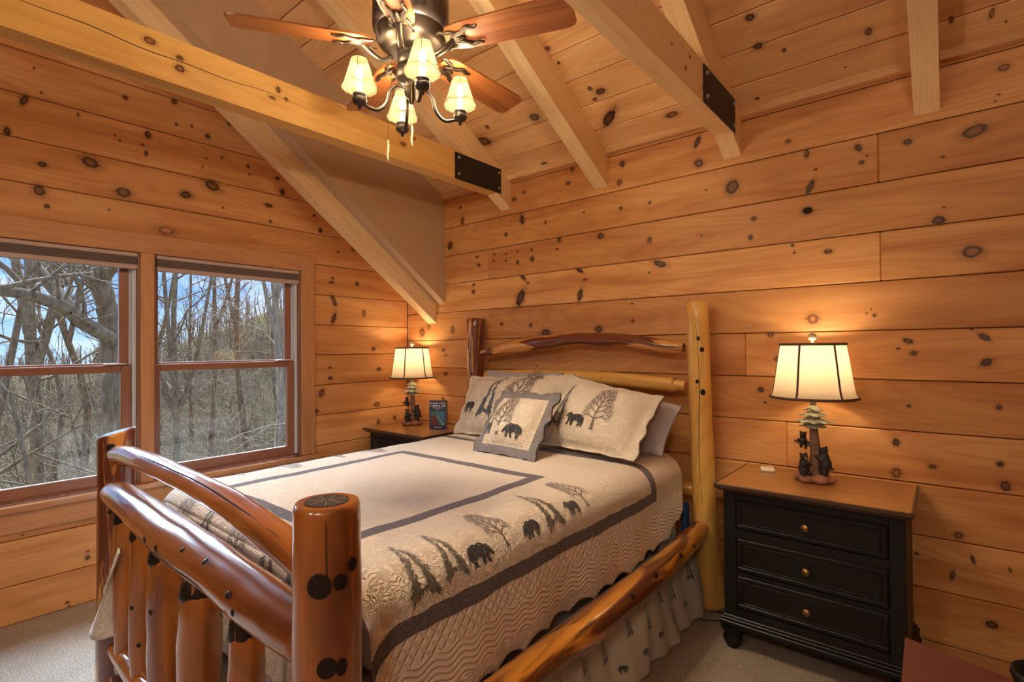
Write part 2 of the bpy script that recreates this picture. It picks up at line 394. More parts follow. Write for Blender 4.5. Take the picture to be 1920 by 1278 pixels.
def knot_mat():
    m, t = newmat('pine_knot')
    tcx = t.n('ShaderNodeTexCoord').outputs['Object']
    oi = t.n('ShaderNodeObjectInfo'); rnd = oi.outputs['Random']
    off = t.n('ShaderNodeCombineXYZ', {0: t.math('MULTIPLY', rnd, 40.0), 1: t.math('MULTIPLY', rnd, 23.0), 2: 0.0}).outputs[0]
    p = t.vmath('ADD', t.vmath('MULTIPLY', tcx, (1.0, 1.0, 1.0)), off)
    nz = t.noise(p, 3.2, 4, .6)
    r = t.n('ShaderNodeVectorMath', {0: t.vmath('MULTIPLY', tcx, (2.3, 2.3, 0))}, operation='LENGTH').outputs['Value']
    rr = t.math('ADD', r, t.math('MULTIPLY', t.math('SUBTRACT', nz, 0.5), 0.75))
    oc = oi.outputs['Color']
    core = t.mix(1.0, (0.21, 0.090, 0.030, 1), oc, 'MULTIPLY')
    rim = t.mix(1.0, (0.055, 0.020, 0.009, 1), oc, 'MULTIPLY')
    rv = t.math('FRACT', t.math('MULTIPLY', rnd, 7.77))
    ringl = t.n('ShaderNodeMapRange', {0: t.math('ABSOLUTE', t.math('SUBTRACT', rr, 0.72)), 1: 0.05, 2: t.math('MULTIPLY_ADD', rv, .7, .22), 3: 1.0, 4: 0.0}).outputs[0]
    fib = t.math('MULTIPLY', t.math('SINE', t.math('MULTIPLY', rr, 30.0)), 0.15)
    col = t.mix(t.math('ADD', ringl, fib, clamp=True), core, rim)
    al = t.ramp(rr, [(0.0, (0.93,) * 3), (0.78, (0.90,) * 3), (0.98, (0.22,) * 3), (1.0, (0.20,) * 3)]).outputs[0]
    far = t.n('ShaderNodeMapRange', {0: rr, 1: 0.95, 2: 2.0, 3: 1.0, 4: 0.0}, interpolation_type='SMOOTHSTEP').outputs[0]
    al = t.math('MULTIPLY', al, far)
    # dark grain tails running out of the knot along the board
    sx = t.n('ShaderNodeSeparateXYZ', {0: tcx}).outputs
    ty = t.math('ABSOLUTE', t.math('ADD', sx[1], t.math('MULTIPLY', t.math('SUBTRACT', nz, .5), .18)))
    tail = t.n('ShaderNodeMapRange', {0: ty, 1: 0.02, 2: 0.13, 3: 0.5, 4: 0.0}, interpolation_type='SMOOTHSTEP').outputs[0]
    tail = t.math('MULTIPLY', tail, t.n('ShaderNodeMapRange', {0: t.math('ABSOLUTE', sx[0]), 1: 0.35, 2: 0.95, 3: 1.0, 4: 0.0}, interpolation_type='SMOOTHSTEP').outputs[0])
    tail = t.math('MULTIPLY', tail, t.math('GREATER_THAN', rv, .35))
    al = t.math('MAXIMUM', al, tail)
    outk = t.n('ShaderNodeMapRange', {0: rr, 1: 0.85, 2: 1.05, 3: 0.0, 4: 1.0}).outputs[0]
    col = t.mix(outk, col, (0.17, 0.065, 0.020, 1))
    b = t.n('ShaderNodeBsdfPrincipled', {'Base Color': col, 'Roughness': 0.5})
    tr = t.n('ShaderNodeBsdfTransparent')
    mx = t.n('ShaderNodeMixShader', {0: al, 1: tr.outputs[0], 2: b.outputs[0]})
    t.out(mx.outputs[0]); return m
KNOT = knot_mat()

def carpet_mat():
    m, t = newmat('carpet')
    tcx = t.n('ShaderNodeTexCoord').outputs['Object']
    a = t.noise(tcx, 150.0, 3, 0.7); b_ = t.noise(tcx, 6.0, 3)
    col = t.ramp(a, [(0.30, (0.17, 0.12, 0.085)), (0.48, (0.40, 0.315, 0.245)), (0.68, (0.60, 0.51, 0.42))]).outputs[0]
    k = t.math('MULTIPLY_ADD', b_, 0.35, 0.82); kc = t.n('ShaderNodeCombineColor', {0: k, 1: k, 2: k}).outputs[0]
    col = t.mix(1.0, col, kc, 'MULTIPLY')
    bs = t.n('ShaderNodeBsdfPrincipled', {'Base Color': col, 'Roughness': 0.95, 'Specular IOR Level': 0.1, 'Normal': t.bump(a, 0.9, 0.012)})
    t.out(bs.outputs[0]); return m
CARPET = carpet_mat()

# ------------------------------------------------------------------ boards and knots
def at(px, py, ax, val):
    d = _f + _r2 * ((px - 960) / FPX) + _u2 * ((639 - py) / FPX)
    return CAMP + d * ((val - CAMP[ax]) / d[ax])
PLANKS = {'b': [], 'l': [], 'c': []}
def plank(parent, wall, org, u, v, n, u0, u1, v0, v1, mat, th=0.02, gap=0.0018, ch=0.0048):
    mb = MB(); L, Wd = u1 - u0 - 0.0004, v1 - v0 - gap
    mb.box(0.0004, L, gap, Wd, -th, 0, c=ch)
    o = mb.build('plank', mat, parent, M=basis(Vector(org) + Vector(u) * u0 + Vector(v) * v0, u, v, n), base=(0, 0, 0))
    PLANKS[wall].append((o, u0, u1, v0, v1)); return o
KMESH = None
KCOL = {0: (1, 1, 1), 1: (0.75, 0.6, 0.7), 2: (1.35, 1.3, 1.2), 3: (2.6, 2.5, 2.2), 4: (1.9, 1.8, 1.6), 5: (1.0, 1.3, 2.6)}
def add_knots(wall, lst):
    global KMESH
    if KMESH is None:
        mb = MB(); n = 20
        mb.add([(0, 0, 0)] + [(cos(2 * pi * k / n), sin(2 * pi * k / n), 0) for k in range(n)], [(0, 1 + k, 1 + (k + 1) % n) for k in range(n)])
        KMESH = mb.mesh('knot', KNOT)
    for (x, y, a, b, rot, ty) in lst:
        for o, u0, u1, v0, v1 in PLANKS[wall]:
            if u0 <= x < u1 and v0 <= y < v1:
                k = link('knot', KMESH, o, Matrix.Translation((x - u0, y - v0, 0.0007)) @ Matrix.Rotation(radians(rot), 4, 'Z') @ Matrix.Diagonal((a * 2.3, b * 2.3, 1, 1)))
                cc = KCOL[ty]; k.color = (cc[0], cc[1], cc[2], 1); break

# ------------------------------------------------------------------ room shell
S1, S2 = 0.555, 0.745          # dormer and main roof pitch
ZC, ZR = 2.69, 1.87            # ceiling heights at the back wall
XR, YF, YRIDGE = 5.2, -6.0, -4.7
def struct(name, mb, mat, axis='x'):
    return tag(mb.build(name, mat, axis=axis), kind='structure')
mb = MB(); mb.box(-0.14, XR + 0.14, YF - 0.14, 0.14, -0.12, 0)
struct('floor', mb, CARPET)
mb = MB(); mb.box(-0.14, XR + 0.14, 0.0205, 0.14, 0.0, 2.95)
WB = struct('wall_back', mb, GROOVE)
mb = MB()
mb.box(-0.14, -0.0205, -1.0, 0.0, 0.0, 2.02); mb.box(-0.14, -0.0205, YF, -3.01, 0.0, 2.02); mb.box(-0.14, -0.0205, -3.01, -1.0, 0.0, 0.60)
MYZ = Matrix(((0, 0, 1, 0), (1, 0, 0, 0), (0, 1, 0, 0), (0, 0, 0, 1)))      # (a,b,d) -> x=d, y=a, z=b
mb.prism([(0, 2.02), (YF, 2.02), (YF, 4.4), (YRIDGE, 5.4), (0, 1.9)][:4] + [(-0.2, 2.03)], -0.14, -0.0205, M=MYZ)
WL = struct('wall_left', mb, GROOVE)
mb = MB(); mb.box(XR, XR + 0.14, YF, 0.14, 0.0, 5.6)
struct('wall_right', mb, DRYWALL)
mb = MB(); mb.box(-0.14, XR + 0.14, YF - 0.14, YF, 0.0, 5.6)
struct('wall_front', mb, DRYWALL)
mb = MB(); mb.prism([(0, 1.795), (0, ZC + 0.02), (YRIDGE, ZC + 0.02 - S1 * YRIDGE), (YRIDGE, 1.795 - S2 * YRIDGE)], 0.389, 0.503, M=MYZ)
struct('wall_dormer', mb, DRYWALL)
# ceilings
ns1 = Vector((0, -S1, -1)).normalized(); us1 = Vector((0, -1, S1)).normalized()
mb = MB(); mb.prism([(0.14, ZC + 0.024 - S1 * 0.14), (0.14, ZC + 0.26), (YRIDGE, ZC + 0.26 - S1 * YRIDGE), (YRIDGE, ZC + 0.024 - S1 * YRIDGE)], 0.45, XR + 0.14, M=MYZ)
CE = struct('ceiling', mb, GROOVE)
mb = MB(); mb.prism([(0.14, ZR - S2 * 0.14), (0.14, ZR + 0.2), (YRIDGE, ZR + 0.2 - S2 * YRIDGE), (YRIDGE, ZR - S2 * YRIDGE)], -0.2, 0.45, M=MYZ)
struct('ceiling_main', mb, PINEC)
mb = MB(); zr = ZC + 0.024 - S1 * YRIDGE
mb.prism([(YRIDGE, zr), (YRIDGE, zr + 0.25), (YF - 0.2, zr + 0.25 - S2 * (YRIDGE - YF)), (YF - 0.2, zr - S2 * (YRIDGE - YF))], -0.2, XR + 0.14, M=MYZ)
struct('ceiling_rear', mb, DRYWALL)

# back wall planks
XU, ZU, YU = (1, 0, 0), (0, 0, 1), (0, 1, 0)
joints = {1: [3.514], 2: [0.994], 3: [3.517], 4: [1.0, 4.4], 5: [2.9], 7: [3.10], 8: [1.6], 6: [4.3], 9: [2.1], 0: [4.6]}
for k in range(-1, 12):
    zt, zb = 2.662 - 0.235 * k, 2.662 - 0.235 * (k + 1)
    zt, zb = min(zt, 2.80), max(zb, 0.0)
    if zt - zb < 0.02: continue
    xs = [0.0] + [j for j in joints.get(k, [])] + [XR]
    for a, b in zip(xs[:-1], xs[1:]): plank(WB, 'b', (0, 0, 0), XU, ZU, (0, -1, 0), a, b, zb, zt, PINE)
# left wall planks (u = y, v = z)
for k in range(-13, 10):
    zt, zb = 2.0797 - 0.235 * k, 2.0797 - 0.235 * (k + 1)
    if zt < 0.03: break
    zb = max(zb, 0.0); zm = (zt + zb) / 2
    yend = 0.0 if zb < ZR else max(-(zb - ZR) / S2, YRIDGE)
    if yend < YRIDGE + 0.1: continue
    segs = [(-3.7 if zt < 4.3 else YRIDGE, yend)]
    if zb < 0.60 - 1e-3 and zt > 0.60: pass
    out = []
    for a, b in segs:
        if zt <= 0.60 or zb >= 2.02: out.append((a, b, zb, zt))
        else:
            out.append((a, -3.01, zb, zt)); out.append((-1.0, b, zb, zt))
            if zb < 0.60: out.append((-3.01, -1.0, zb, 0.60))
            if zt > 2.02: out.append((-3.01, -1.0, 2.02, zt))
    for a, b, z0, z1 in out: plank(WL, 'l', (0, 0, 0), YU, ZU, (1, 0, 0), a, b, z0, z1, PINE)
# ceiling planks
co = Vector((0.5, 0, ZC))
rows = [0.0] + [0.19 + 0.183 * i for i in range(16)]
for i, (a, b) in enumerate(zip(rows[:-1], rows[1:])):
    cuts = [0.0, [1.51, 2.35, 0.68][i % 3], [3.2, 3.2, 2.35][i % 3], XR - 0.5]
    for p, q in zip(cuts[:-1], cuts[1:]): plank(CE, 'c', co, XU, us1, ns1, p, q, a, b, PINEC, gap=.002, ch=.0042)
KB=[(3.213,2.107,0.023,0.019,0,0),(2.954,2.111,0.016,0.013,0,0),(2.937,2.010,0.012,0.016,0,0),(3.731,1.975,0.025,0.020,0,1),(3.842,1.820,0.037,0.028,0,2),(3.302,1.888,0.020,0.012,0,0),(3.149,1.901,0.006,0.007,0,0),(3.141,1.940,0.008,0.009,0,0),(3.229,1.553,0.027,0.027,0,3),(3.488,1.559,0.008,0.008,0,0),(3.476,1.589,0.004,0.004,0,0),(3.458,1.570,0.004,0.005,0,0),(3.029,1.476,0.015,0.014,0,4),(3.059,1.347,0.013,0.014,0,4),(3.614,1.435,0.021,0.012,-20,0),(3.635,1.378,0.013,0.012,20,0),(3.578,1.400,0.009,0.006,0,0),(3.876,1.447,0.024,0.013,-40,0),(3.881,1.339,0.022,0.016,35,0),(3.837,1.482,0.007,0.006,0,0),(2.977,1.181,0.015,0.016,0,0),(2.998,1.113,0.007,0.007,0,0),(3.613,1.135,0.009,0.008,0,0),(3.918,1.149,0.011,0.012,0,0),(3.751,2.031,0.007,0.004,0,0),(2.652,2.609,0.016,0.037,-25,0),(2.658,2.483,0.028,0.024,-30,0),(2.167,2.592,0.017,0.022,0,0),(2.145,2.478,0.018,0.019,0,4),(2.152,2.310,0.012,0.011,0,0),(2.351,2.310,0.011,0.010,0,0),(2.003,2.152,0.023,0.020,0,0),(2.348,2.078,0.018,0.017,0,0),(2.413,1.923,0.048,0.020,-20,0),(2.344,1.876,0.008,0.007,0,0),(1.839,1.940,0.033,0.014,-30,0),(1.878,1.873,0.020,0.007,0,0),(1.839,1.774,0.019,0.048,-15,0),(1.318,1.786,0.035,0.072,-30,1),(1.352,1.931,0.040,0.015,-40,0),(1.391,1.893,0.012,0.010,0,0),(1.341,2.370,0.019,0.040,10,0),(1.555,2.316,0.009,0.014,0,0),(1.181,2.283,0.017,0.015,0,0),(1.672,2.174,0.014,0.019,0,0),(1.431,2.067,0.019,0.020,0,0),(1.427,2.134,0.011,0.009,0,0),(1.294,2.057,0.013,0.018,0,0),(1.295,2.136,0.010,0.008,0,0),(1.180,2.134,0.010,0.008,0,0),(1.179,2.083,0.010,0.008,0,0),(1.061,2.146,0.012,0.009,0,0),(1.055,2.097,0.010,0.008,0,0),(0.876,2.147,0.018,0.009,0,0),(0.894,2.079,0.018,0.013,0,0),(0.837,1.926,0.015,0.013,0,0),(0.833,1.870,0.019,0.016,0,0),(0.713,2.461,0.020,0.034,0,4),(0.691,2.575,0.016,0.011,0,0),(1.265,2.537,0.023,0.015,0,0),(1.362,2.570,0.013,0.010,0,0),(1.751,2.556,0.020,0.012,0,0),(1.786,2.643,0.014,0.016,0,0),(0.565,2.279,0.028,0.036,-30,0),(2.670,2.059,0.006,0.006,0,0),(2.224,1.691,0.008,0.007,0,0),(1.654,2.109,0.010,0.008,0,0),(1.876,2.331,0.008,0.007,0,0),(3.954,2.587,0.020,0.016,0,4),(3.857,2.343,0.045,0.028,18,2),(3.626,2.356,0.018,0.015,0,0),(3.435,2.377,0.013,0.023,25,0),(3.448,2.303,0.012,0.011,0,0),(3.470,2.330,0.005,0.006,0,0),(3.213,2.403,0.012,0.024,0,0),(3.252,2.312,0.008,0.007,0,0),(3.226,2.228,0.014,0.039,-25,0),(3.129,2.489,0.013,0.011,0,4),(2.844,2.306,0.036,0.042,-20,0),(3.750,2.256,0.008,0.006,0,0),(3.925,2.453,0.005,0.004,0,0),(3.936,2.478,0.007,0.004,0,0),(2.700,2.318,0.006,0.006,0,0),(3.213,2.112,0.025,0.017,0,0),(3.563,0.961,0.014,0.019,0,0),(3.562,0.818,0.019,0.025,0,3),(3.695,0.867,0.016,0.011,0,0),(3.918,0.908,0.013,0.013,0,0),(3.933,0.817,0.018,0.022,0,0),(3.780,0.577,0.016,0.016,0,4),(3.632,0.461,0.009,0.007,0,0),(3.825,0.482,0.007,0.020,15,0),(3.756,0.396,0.009,0.023,-10,0),(3.942,0.468,0.005,0.012,20,0),(3.882,0.221,0.021,0.016,0,0),(1.130,1.601,0.016,0.012,0,0),(1.412,1.581,0.017,0.014,0,5),(1.547,1.522,0.038,0.029,0,5),(1.981,1.536,0.028,0.023,0,0),(2.228,1.582,0.011,0.010,0,0),(1.007,1.321,0.008,0.006,0,0),(1.467,1.283,0.007,0.006,0,0),(1.557,1.644,0.005,0.004,0,0),(1.473,1.606,0.005,0.004,0,0),(0.204,1.558,0.033,0.040,-15,4),(0.288,1.603,0.022,0.020,0,3),(0.589,1.573,0.024,0.028,0,4),(0.476,1.402,0.017,0.011,0,0),(0.506,1.357,0.012,0.008,0,0),(0.501,1.202,0.020,0.014,0,0),(0.468,0.991,0.012,0.014,0,0)]
KL=[(-0.368,1.417,0.019,0.016,0,0),(-0.312,1.243,0.024,0.017,0,0),(-0.776,1.272,0.012,0.011,0,0),(-0.772,1.188,0.020,0.015,0,0),(-0.848,1.079,0.024,0.036,-30,4),(-0.894,0.938,0.020,0.017,0,0),(-0.336,0.942,0.026,0.020,0,4),(-0.320,0.790,0.015,0.023,0,4),(-0.149,0.807,0.016,0.021,0,4),(-0.524,1.958,0.019,0.017,0,0),(-0.749,1.983,0.012,0.011,0,0),(-0.761,1.949,0.021,0.011,0,0),(-0.740,1.804,0.018,0.053,25,0),(-0.740,1.663,0.018,0.047,-20,0),(-0.701,2.198,0.012,0.011,0,0),(-0.554,2.244,0.025,0.019,0,0),(-0.460,1.716,0.016,0.028,0,3),(-2.280,2.498,0.044,0.032,-15,2),(-2.485,2.432,0.021,0.016,0,0),(-2.125,2.361,0.041,0.031,0,2),(-1.792,2.419,0.035,0.026,0,0),(-1.635,2.515,0.052,0.035,-20,2),(-1.260,2.461,0.029,0.015,0,0),(-2.466,2.208,0.013,0.013,0,0),(-2.498,2.288,0.028,0.030,0,0),(-2.000,2.744,0.017,0.025,0,0),(-2.027,2.675,0.010,0.006,0,0),(-2.009,2.627,0.010,0.018,0,0),(-2.115,2.931,0.014,0.014,0,0),(-1.858,2.999,0.018,0.018,0,0),(-1.846,2.859,0.009,0.010,0,0),(-1.758,2.875,0.009,0.010,0,0),(-1.663,2.839,0.015,0.016,0,0),(-1.576,2.720,0.009,0.010,0,0),(-1.403,2.707,0.012,0.013,0,0),(-1.394,2.652,0.008,0.008,0,0),(-1.194,2.673,0.018,0.012,0,0),(-1.156,2.579,0.018,0.027,0,0),(-2.559,2.755,0.016,0.032,-25,0),(-2.624,2.569,0.015,0.023,0,0),(-2.491,2.820,0.005,0.007,0,0),(-2.520,2.941,0.006,0.008,0,0),(-2.166,2.692,0.005,0.006,0,0),(-2.142,2.664,0.007,0.008,0,0),(-2.335,2.754,0.007,0.011,0,0),(-1.671,2.689,0.007,0.008,0,0),(-1.695,2.623,0.007,0.008,0,0),(-1.246,2.347,0.012,0.012,0,0),(-0.903,2.456,0.013,0.012,0,0),(-0.853,2.348,0.017,0.022,0,0),(-1.902,2.171,0.049,0.025,0,3),(-1.566,2.382,0.008,0.008,0,0),(-2.192,2.244,0.006,0.007,0,0),(-1.526,2.967,0.016,0.014,0,0),(-2.290,0.252,0.012,0.013,0,0),(-2.287,0.288,0.007,0.006,0,0),(-2.559,0.455,0.006,0.004,0,0),(-2.377,0.033,0.010,0.007,0,0),(-2.370,0.012,0.007,0.005,0,0),(-2.388,0.501,0.004,0.005,0,0)]
KC=[(2.231,0.433,0.032,0.023,0,0),(2.174,0.398,0.015,0.011,0,0),(2.181,0.473,0.013,0.015,0,0),(2.194,0.246,0.073,0.031,40,1),(1.743,0.423,0.035,0.028,0,5),(1.587,0.050,0.027,0.022,0,0),(1.268,0.380,0.056,0.042,-20,0),(1.373,0.474,0.014,0.017,0,0),(2.092,0.688,0.009,0.012,0,0),(2.076,0.788,0.018,0.014,0,0),(3.070,0.526,0.022,0.019,0,0),(2.549,0.141,0.039,0.020,0,4),(3.503,0.257,0.014,0.020,0,0),(3.171,0.305,0.010,0.012,0,0),(3.070,0.372,0.021,0.017,0,0),(2.998,0.081,0.011,0.009,0,0),(3.400,0.112,0.007,0.004,0,0),(3.785,0.189,0.008,0.019,0,4),(3.912,0.161,0.009,0.025,-10,3),(3.957,0.102,0.004,0.006,0,0)]
add_knots('b', KB); add_knots('l', KL); add_knots('c', [(k[0] - 0.5,) + tuple(k[1:]) for k in KC])

# rafters, trusses, gable rafter
def set_grain(mb, d):
    d = Vector(d).normalized(); e = Vector((1, 0, 0)) if abs(d.x) < 0.9 else Vector((0, 1, 0)); e2 = d.cross(e)
    mb.g = [(Vector(p).dot(d), Vector(p).dot(e), Vector(p).dot(e2)) for p in mb.v]
def rafter_mb(x0, x1):
    mb = MB(); mb.prism([(0, 2.47), (0, ZC), (YRIDGE + .01, ZC - S1 * (YRIDGE + .01)), (YRIDGE + .01, 2.47 - S1 * (YRIDGE + .01))], x0, x1, M=MYZ)
    set_grain(mb, us1); return mb
def dot(parent, p, n, r, mat, name='knot', flat=0.25, sx=1.0, sz=1.0):
    """small dark knot set into a beam or log"""
    mb = MB(); prof = [(0.0001, flat), (0.5, flat * 0.86), (0.85, flat * 0.5), (1.0, 0.0)]
    q = Vector(n).to_track_quat('Z', 'Y').to_matrix().to_4x4()
    mb.lathe(prof[::-1], 14, M=Matrix.Translation(p) @ q @ Matrix.Diagonal((r * sx, r * sz, r, 1)))
    return mb.build(name, mat, parent)
def truss(x0, x1, label, plate_x, tmat):
    T = thing('roof_truss', label, 'roof truss', (x0, 0, 2.47))
    rafter_mb(x0, x1).build('rafter', RAFT, T)
    mb = MB(); mb.prism([(-0.158, 2.556), (-0.512, 2.752), (YF + .01, 2.752), (YF + .01, 2.556)], x0, x1, M=MYZ); set_grain(mb, (0, -1, 0))
    mb.build('tie_beam', tmat, T)
    mb = MB(); mb.box(plate_x, plate_x + 0.006, -0.588, -0.118, 2.557, 2.738, c=0.001)
    pl = mb.build('steel_plate', STEEL, T)
    for y, z in ((-0.555, 2.705), (-0.555, 2.595), (-0.145, 2.705), (-0.145, 2.59)):
        mb = MB(); mb.lathe([(0.011, 0.0), (0.011, 0.006), (0.006, 0.007), (0.006, 0.012), (0.0001, 0.012)], 6, M=Matrix.Translation((plate_x + 0.006, y, z)) @ Matrix.Rotation(pi / 2, 4, 'Y'), smooth=False)
        o = mb.build('bolt', BOLT, pl, base=BASE[T.name])
    return T
T1 = truss(1.136, 1.233, 'roof truss with honey tie beam and black plate, nearest the window', 1.233, TIE)
T2 = truss(2.80, 2.894, 'roof truss with pale tie beam and black plate, right of the ceiling fan', 2.894, RAFT)
def beam_knot(T, x, y, z, a, b, col=(1.5, 1.4, 1.2)):
    k = link('knot', KMESH, T, Matrix.Translation(Vector((x, y, z)) - Vector(BASE[T.name])) @ basis((0, 0, 0), (0, 1, 0), (0, 0, 1), (1, 0, 0)) @ Matrix.Diagonal((a * 2.3, b * 2.3, 1, 1)))
    k.color = (col[0], col[1], col[2], 1)
for y, z, a, b in ((-2.33, 2.70, .024, .016), (-2.22, 2.675, .014, .012), (-2.22, 2.63, .020, .017), (-1.79, 2.70, .012, .017), (-1.75, 2.668, .010, .010), (-1.82, 2.65, .018, .008), (-1.02, 2.66, .022, .014), (-0.93, 2.72, .008, .010)): beam_knot(T1, 1.2338, y, z, a, b)
for y, z, r in ((-0.75, 2.70, .009), (-0.80, 2.63, .010), (-0.95, 2.67, .007), (-0.60, 2.62, .006)): beam_knot(T2, 2.8948, y, z, r, r)
CHECK = plain('drying_check', (0.045, 0.016, 0.007), rough=0.8)
mb = MB(); mb.tube([(1.2328, -2.95 + .07 * i, 2.668 + .004 * sin(i * 1.3) + .006 * sin(i * .45) - .0004 * i) for i in range(20)], lerpl([.0005, .0022, .0018, .0004], 20), 6, caps=False); mb.build('drying_check', CHECK, T1)
for x0, x1, lb in ((1.962, 2.062, 'plain pale rafter between the two plated trusses'), (3.65, 3.743, 'plain pale rafter farthest right, casting a shadow on the wall')):
    tag(rafter_mb(x0, x1).build('rafter', RAFT), lb, 'rafter', 'plain rafters under the plank ceiling')
mb = MB(); mb.prism([(0, 1.634), (0, ZR), (YRIDGE, ZR - S2 * YRIDGE), (YRIDGE, 1.634 - S2 * YRIDGE)], 0.284, 0.387, M=MYZ); set_grain(mb, (0, -1, S2))
tag(mb.build('gable_rafter', RAFT), 'sloping gable rafter below the tan drywall near the window wall', 'rafter')
# trim strip under the ceiling, between the rafters
edges = [0.503, 1.136, 1.233, 1.962, 2.062, 2.80, 2.894, 3.65, 3.743, XR]
for i in range(0, len(edges), 2):
    mb = MB(); mb.box(edges[i], edges[i + 1], -0.045, 0, 2.674, 2.722, c=0.003)
    struct('trim_%d' % (i // 2 + 1), mb, PINEC)

# ------------------------------------------------------------------ windows in the left wall
def window(name, y0, y1):
    w = thing(name, None, None, (0, (y0 + y1) / 2, 0.62)); tag(w, kind='structure')
    mb = MB()
    mb.box(-0.135, -0.001, y0, y0 + 0.012, 0.62, 2.02); mb.box(-0.135, -0.001, y1 - 0.012, y1, 0.62, 2.02)
    mb.box(-0.135, -0.001, y0 + .012, y1 - .012, 2.0, 2.02); mb.box(-0.135, -0.03, y0 + .012, y1 - .012, 0.62, 0.637)
    mb.build('frame', SASH, w, axis='z')
    mb = MB(); mb.box(-0.10, -0.02, y1 - 0.034, y1 - 0.012, 0.637, 2.0, c=0.004); mb.box(-0.066, -0.058, y1 - 0.042, y1 - 0.034, 0.637, 2.0)
    mb.build('jamb_liner', WHITE_VINYL, w)
    def sash(nm, x0, x1, z0, z1, g0, g1, st=0.03):
        a, b = y0 + 0.014, y1 - 0.036
        gl, gr = a + st, b - 0.052
        mb = MB(); c = 0.004
        mb.box(x0, x1, a, gl, z0, z1, c); mb.box(x0, x1, gr, b, z0, z1, c)
        mb2 = MB(); mb2.box(x0 + .001, x1 - .001, gl - .002, gr + .002, z0, g0, c); mb2.box(x0 + .001, x1 - .001, gl - .002, gr + .002, g1, z1, c)
        for v, g in zip(mb2.v, range(len(mb2.v))): pass
        mb.g = [(p[2], p[1], p[0]) for p in mb.v]
        o = len(mb.v); mb.add(mb2.v, mb2.f); mb.g += [(p[1], p[2], p[0]) for p in mb2.v]
        s = mb.build(nm, SASH, w)
        mb = MB(); xm = (x0 + x1) / 2
        mb.box(xm - .002, xm + .002, gl, gr, g0, g1); mb.build('pane', GLASS, s, base=BASE[w.name])
        return s
    sash('upper_sash', -0.100, -0.066, 1.298, 2.0, 1.345, 1.955)
    lo = sash('lower_sash', -0.062, -0.030, 0.637, 1.334, 0.700, 1.290)
    mb = MB(); mb.box(-0.045, -0.008, y1 - 0.17, y1 - 0.06, 1.334, 1.345, c=0.005); mb.build('sash_lock', BLINDL, lo, base=BASE[w.name])
    return w
WHITE_VINYL = plain('pale_vinyl', (0.55, 0.57, 0.62), rough=0.4)
window('window_1', -2.99, -2.04)
window('window_2', -1.97, -1.02)
def bx(name, mat, *a, c=0.003, axis='y'):
    mb = MB(); mb.box(*a, c); return struct(name, mb, mat, axis)
bx('trim_6', CASE, -0.135, 0.02, -2.04, -1.97, 0.62, 2.012, axis='z')
bx('trim_7', CASE, 0.0, 0.022, -1.02, -0.915, 0.62, 2.012, axis='z')
bx('trim_8', CASE, 0.0, 0.024, -3.2, -0.915, 2.012, 2.128)
bx('trim_9', CASE, 0.0, 0.022, -3.1, -2.99, 0.62, 2.012, axis='z')
bx('trim_10', SILLM, -0.03, 0.05, -3.2, -0.89, 0.588, 0.62)
bx('trim_11', CASE, 0.0, 0.02, -3.2, -0.915, 0.475, 0.588)
for y0, y1, lb in ((-2.99, -2.04, 'cellular shade drawn up at the head of the left window'), (-1.97, -1.02, 'cellular shade drawn up at the head of the right window')):
    b = thing('window_shade', lb, 'window shade', (0, (y0 + y1) / 2, 1.91), group='drawn-up window shades')
    mb = MB(); mb.box(-0.029, 0.012, y0 + .016, y1 - .014, 1.985, 2.008, c=.003); mb.build('headrail', BLINDL, b)
    mb = MB()
    for k in range(6): mb.box(-0.029, 0.006, y0 + .018, y1 - .016, 1.937 + .008 * k, 1.9445 + .008 * k, c=.002)
    mb.build('pleats', BLINDT, b)
    mb = MB(); mb.box(-0.029, 0.010, y0 + .016, y1 - .014, 1.911, 1.937, c=.003); mb.build('bottom_rail', BLINDL, b)
# ------------------------------------------------------------------ log bed
BED = thing('log_bed', 'log bed frame with arched cedar headboard and glossy log footboard', 'bed', (1.835, -1.25, 0))
def log(name, pts, radii, mat, parent=BED, n=24, amp=0.045, seed=0.0, sub=6, flat=None, endtaper=0.86, up=None, tilt=None):
    P = catmull(pts, sub); R = lerpl(radii, len(P))
    t0 = (P[0] - P[1]).normalized(); t1 = (P[-1] - P[-2]).normalized(); e = min(R[0], R[-1]) * 0.16
    P = [P[0], P[0] - t0 * e] + P[1:-1] + [P[-1] - t1 * e, P[-1]]
    R = [R[0] * endtaper, R[0]] + R[1:-1] + [R[-1], R[-1] * endtaper]
    mb = MB(); mb.tube(P, R, n, amp=amp, seed=seed, flat=flat, up=up)
    if tilt:
        for i in range(len(mb.v) - 2 * n, len(mb.v)):
            p = mb.v[i]; mb.v[i] = (p[0], p[1], p[2] + (p[0] - P[-1].x) * tilt[0] + (p[1] - P[-1].y) * tilt[1])
    o = mb.build(name, mat, parent); BASE[o.name] = BASE[BED.name]; return o
hp1 = log('headboard_post', [(0.985, -0.125, 0), (0.975, -0.125, 0.5), (0.972, -0.125, 1.1), (0.978, -0.125, 1.645)], [0.08, 0.07, 0.066, 0.074], LOGD, seed=1)
hp2 = log('headboard_post', [(2.735, -0.125, 0), (2.715, -0.125, 0.35), (2.70, -0.125, 0.9), (2.683, -0.125, 1.668)], [0.088, 0.066, 0.061, 0.060], LOGP, seed=2.3)
arch = [(902, 661, .018), (925, 659, .028), (947, 653, .042), (985, 646, .048), (1035, 640, .040), (1085, 634, .038), (1122, 634, .040), (1160, 637, .038), (1210, 644, .038), (1247, 650, .038), (1283, 652, .030)]
log('headboard_arch_rail', [at(a, b, 1, -0.13) for a, b, r in arch], [r for a, b, r in arch], LOGA, seed=4.2, amp=0.22, sub=5)
low = [(912, 703, .036), (1000, 703, .040), (1110, 707, .041), (1210, 716, .042), (1262, 721, .042), (1268, 721, .032), (1286, 723, .025)]
